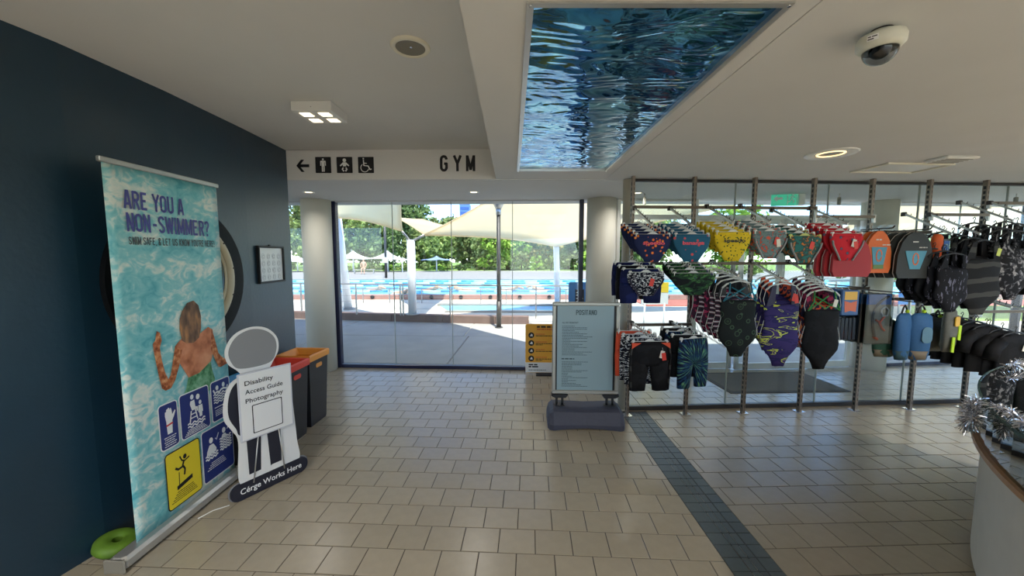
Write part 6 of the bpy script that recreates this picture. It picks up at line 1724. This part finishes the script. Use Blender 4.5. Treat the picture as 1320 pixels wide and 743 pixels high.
# ---- goggles packs, mask set, bags
mat('pack_blue', (52, 96, 150), 0.35); mat('pack_yellow', (236, 182, 58), 0.4); mat('pack_orange', (220, 104, 62), 0.4); mat('pack_dark', (52, 60, 70), 0.4)
p = rk(s_at(1096, 0.40), 0.40, z_at(1096, 374, 0.40))
for i in range(4):
    o = thing('swim_aid_pack', 'blue swim-aid packet with yellow and orange picture in front' if i == 0 else 'blue swim-aid packet, %s behind the one with the yellow picture' % ORD[i - 1], 'packet', p + RN * (-0.05 * i) + RU * (-0.016 * i), RT, 'blue swim-aid packets')
    b = MB(); b.rbox(-0.085, 0.085, -0.014, 0.014, -0.235, 0.0, 0.008); b.build('pack', 'pack_blue', o)
    if i == 0:
        b = MB(); b.box(-0.06, 0.06, -0.0158, -0.0142, -0.09, -0.015); b.build('yellow_picture', 'pack_yellow', o)
        b = MB(); b.prism([(-0.06, -0.10), (0.0, -0.115), (0.06, -0.10), (0.055, -0.20), (0.0, -0.19), (-0.05, -0.205)], -0.0158, -0.0142); b.build('orange_picture', 'pack_orange', o)
    b = MB(); b.tube([(0, 0, -0.004), (0, 0.02, 0.02)], 0.003, 6); b.build('hang_tab', 'hanger_plastic', o)
straight_arm(s_at(1092, 0.25), p.z + 0.022, 0.36)
for i in range(6):
    px = 1083 + i * 5
    q = 0.33
    o = thing('goggles_strap_pack', 'slim dark goggles pack edge-on under the blue packets, %s from left' % ORD[i], 'packet', rk(s_at(px, q), q, z_at(px, 409, q)), RT + 0.95, 'slim goggles packs seen edge-on')
    b = MB(); b.rbox(-0.05, 0.05, -0.012, 0.012, -0.21, 0.0, 0.004); b.build('pack', 'pack_dark', o)
    b = MB(); b.box(-0.04, 0.04, -0.0135, -0.0122, -0.19, -0.12); b.build('card', ('tag_white', 'tag_red')[i % 2], o)
glass_mat('clear_pouch', (196, 204, 204), 1.6)
for i in range(5):
    q = 0.43 - 0.045 * i
    o = thing('snorkel_set', 'clear pouch holding a black snorkel with an orange mouthpiece' if i == 0 else 'snorkel pouch in the hook row, %s behind the clear front one' % ORD[i - 1], 'snorkel set', rk(s_at(1136, 0.43) - 0.02 * i, q, z_at(1136, 379, 0.43)), RT, 'snorkel sets on the hook')
    b = MB(); b.rbox(-0.125, 0.125, -0.016, 0.016, -0.465, 0.0, 0.006); b.build('pouch', 'clear_pouch', o)
    b = MB(); b.box(-0.12, 0.12, 0.010, 0.013, -0.46, -0.005); b.build('backing_card', 'grille' if i == 0 else 'pack_dark', o)
    b = MB(); b.box(-0.12, 0.12, 0.0085, 0.0098, -0.10, -0.005); b.build('blue_header', 'tag_blue' if i == 0 else 'pack_blue', o)
    if i == 0:
        b = MB(); b.tube([(0.085, 0.0, -0.025), (0.02, 0, -0.06), (-0.035, 0, -0.12), (-0.06, 0, -0.20), (-0.05, 0, -0.30), (-0.02, 0, -0.40)], 0.0105, 10); b.build('snorkel_tube', 'hanger_black', o)
        b = MB(); b.tube([(-0.03, -0.004, -0.24), (0.01, -0.004, -0.26), (0.05, -0.004, -0.21)], 0.009, 8); b.tube([(0.0, -0.004, -0.25), (0.03, -0.004, -0.31), (0.06, -0.004, -0.34)], 0.009, 8); b.tube([(-0.03, 0, -0.40), (0.0, 0, -0.42)], 0.013, 8); b.build('orange_mouthpiece', 'orange_cloth', o)
        b = MB(); b.tube([(0.02, 0, -0.14), (0.06, 0, -0.12), (0.09, 0, -0.15), (0.08, 0, -0.20), (0.04, 0, -0.21), (0.02, 0, -0.17), (0.02, 0, -0.14)], 0.007, 8); b.build('mask_rim', 'clear_sleeve', o)
straight_arm(s_at(1132, 0.25), z_at(1136, 379, 0.43) + 0.01, 0.40)
# mesh bags
mat('mesh_blue', (40, 92, 140), 0.7, noise=0.2, nscale=180); mat('mesh_teal', (36, 72, 84), 0.7, noise=0.2, nscale=180); mat('mesh_green', (30, 78, 62), 0.7, noise=0.2, nscale=180); mat('mesh_grey', (92, 92, 84), 0.7, noise=0.25, nscale=160); mat('pocket', (90, 130, 150), 0.6); mat('label_brown', (118, 106, 88), 0.6); mat('neon', (190, 226, 40), 0.5)
def bag(label, px, py, q, m, W, H, pocket=None, base='label_brown', yaw=0.0, neon=False, name='mesh_swim_bag', top=None, taper=0.7):
    o = thing(name, label, 'bag', rk(s_at(px, q), q, z_at(px, py, q)), RT + yaw, 'mesh bags and dive packs on the lower rail')
    b = MB(); b.loft([(0.0, 0, W * 0.55, 0.018), (-0.03, 0, W * 0.9, 0.03), (-0.12, 0, W, 0.04), (-H * 0.55, 0, W * 0.98, 0.045), (-H * 0.85, 0, W * (0.5 + taper / 2), 0.04), (-H, 0, W * taper, 0.026)], 20, fold=0.004, seed=px); b.build('body', m, o)
    b = MB(); b.tube([(-W * 0.4, 0, -0.01), (-W * 0.2, 0, 0.05), (0, 0, 0.075), (W * 0.2, 0, 0.05), (W * 0.4, 0, -0.01)], 0.007, 8); b.build('handle', 'hanger_black', o)
    b = MB(); b.ball((0.0, -0.02, 0.02), 0.016); b.build('toggle', 'neon', o)
    if pocket: b = MB(); b.prism(rrect(-W * 0.25, W * 0.6, -H * 0.62, -H * 0.28, 0.04), -0.052, -0.044); b.build('pocket', pocket, o)
    if base: b = MB(); b.loft([(-H * 0.80, 0, W * (0.5 + taper / 2) * 1.03, 0.044), (-H * 0.99, 0, W * taper * 1.04, 0.03)], 20); b.build('base_band', base, o)
    if neon:
        for k_, (x0, z0) in enumerate(((-W * 0.8, -H * 0.98), (W * 0.25, -H * 0.72))):
            b = MB(); b.prism([(x0, z0), (x0 + 0.055, z0 - 0.01), (x0 + 0.06, z0 + 0.13), (x0 + 0.01, z0 + 0.14)], -0.052, -0.045); b.build('neon_panel', 'neon', o)
    if top: b = MB(); b.prism(rrect(-W * 0.4, W * 0.45, -0.16, -0.07, 0.02), -0.05, -0.043); b.build('window_panel', top, o)
    return o
bag('dark green mesh bag behind the blue bags', 1146, 412, 0.30, 'mesh_green', 0.13, 0.36)
bag('blue mesh swim bag next to the snorkel pouch', 1169, 404, 0.38, 'mesh_blue', 0.10, 0.44, None, 'mesh_teal', 0.2)
bag('blue mesh swim bag with a pale pocket', 1191, 404, 0.40, 'mesh_blue', 0.105, 0.44, 'pocket', 'label_brown', -0.1)
bag('grey dive pack with neon yellow panels and orange window', 1229, 398, 0.42, 'mesh_grey', 0.105, 0.40, None, None, 0.35, True, 'dive_pack', 'pack_yellow', 0.9)
bag('grey dive pack behind the blue pocketed bag', 1212, 410, 0.30, 'mesh_grey', 0.10, 0.32, None, None, 0.1, False, 'dive_pack', None, 0.9)
for px in (1169, 1191, 1212, 1229): straight_arm(s_at(px, 0.25), z_at(px, 398, 0.4) + 0.05, 0.36)
# ---- black tops on hangers
def top_(label, s, q, z, m='p_black', group='black tops on the lower right rail', tg=None, yaw=0.0, seed=0, flash=False):
    o = thing('rash_shirt', label, 'swimwear', rk(s, q, z), RT + yaw, group)
    b = MB(); b.loft([(-0.02, 0, 0.06, 0.02), (-0.045, 0, 0.14, 0.03), (-0.08, 0, 0.18, 0.04), (-0.16, 0, 0.178, 0.045), (-0.30, 0, 0.17, 0.045), (-0.44, 0, 0.18, 0.042)], 22, fold=0.004, seed=seed); b.build('body', m, o)
    for sx in (-1, 1):
        b = MB(); b.tube([(sx * 0.13, 0, -0.085), (sx * 0.205, 0, -0.15), (sx * 0.235, 0, -0.25)], [0.048, 0.052, 0.056], 12); b.build('sleeve', m, o)
    if flash: b = MB(); b.prism([(-0.13, -0.20), (-0.03, -0.10), (-0.02, -0.13), (-0.10, -0.22)], -0.052, -0.044); b.build('grey_flash', 'mesh_grey', o)
    hanger_form(o, 0.14, 'hanger_black', False)
    if tg: tags(o, 0.02, -0.12, -0.055, tg)
    return o
zt_ = z_at(1290, 420, 0.45)
for i in range(5):
    q = 0.50 - 0.07 * i; s = s_at(1262, 0.30) + (0.0, -0.03, -0.06, -0.08, -0.10)[i]
    top_(('black short-sleeved swim top with a grey flash beside the neon pack', 'black swim top second beside the neon pack', 'black swim top third beside the neon pack', 'black swim top fourth beside the neon pack', 'black swim top at the back beside the neon pack')[i], s - 0.04, q - 0.09, zt_ + 0.02 * i, tg=('tag_blue',) if i == 0 else None, flash=i == 0, seed=80 + i)
for i in range(4):
    q = 0.52 - 0.07 * i; s = s_at(1302, 0.45) - 0.03 * i
    top_(('black swim top with a mint swing tag above the counter', 'black swim top behind the mint-tagged one', 'black swim top two behind the mint-tagged one', 'black swim top at the back behind the mint-tagged one')[i], s, q, zt_ - 0.05 + 0.02 * i, tg=('tag_white', 'tag_mint') if i == 0 else None, seed=90 + i)
arm(s_at(1268, 0.2), 1.05 + 0.18, 0.36, 0.08); arm(s_at(1298, 0.2), 1.05 + 0.14, 0.4, 0.1)
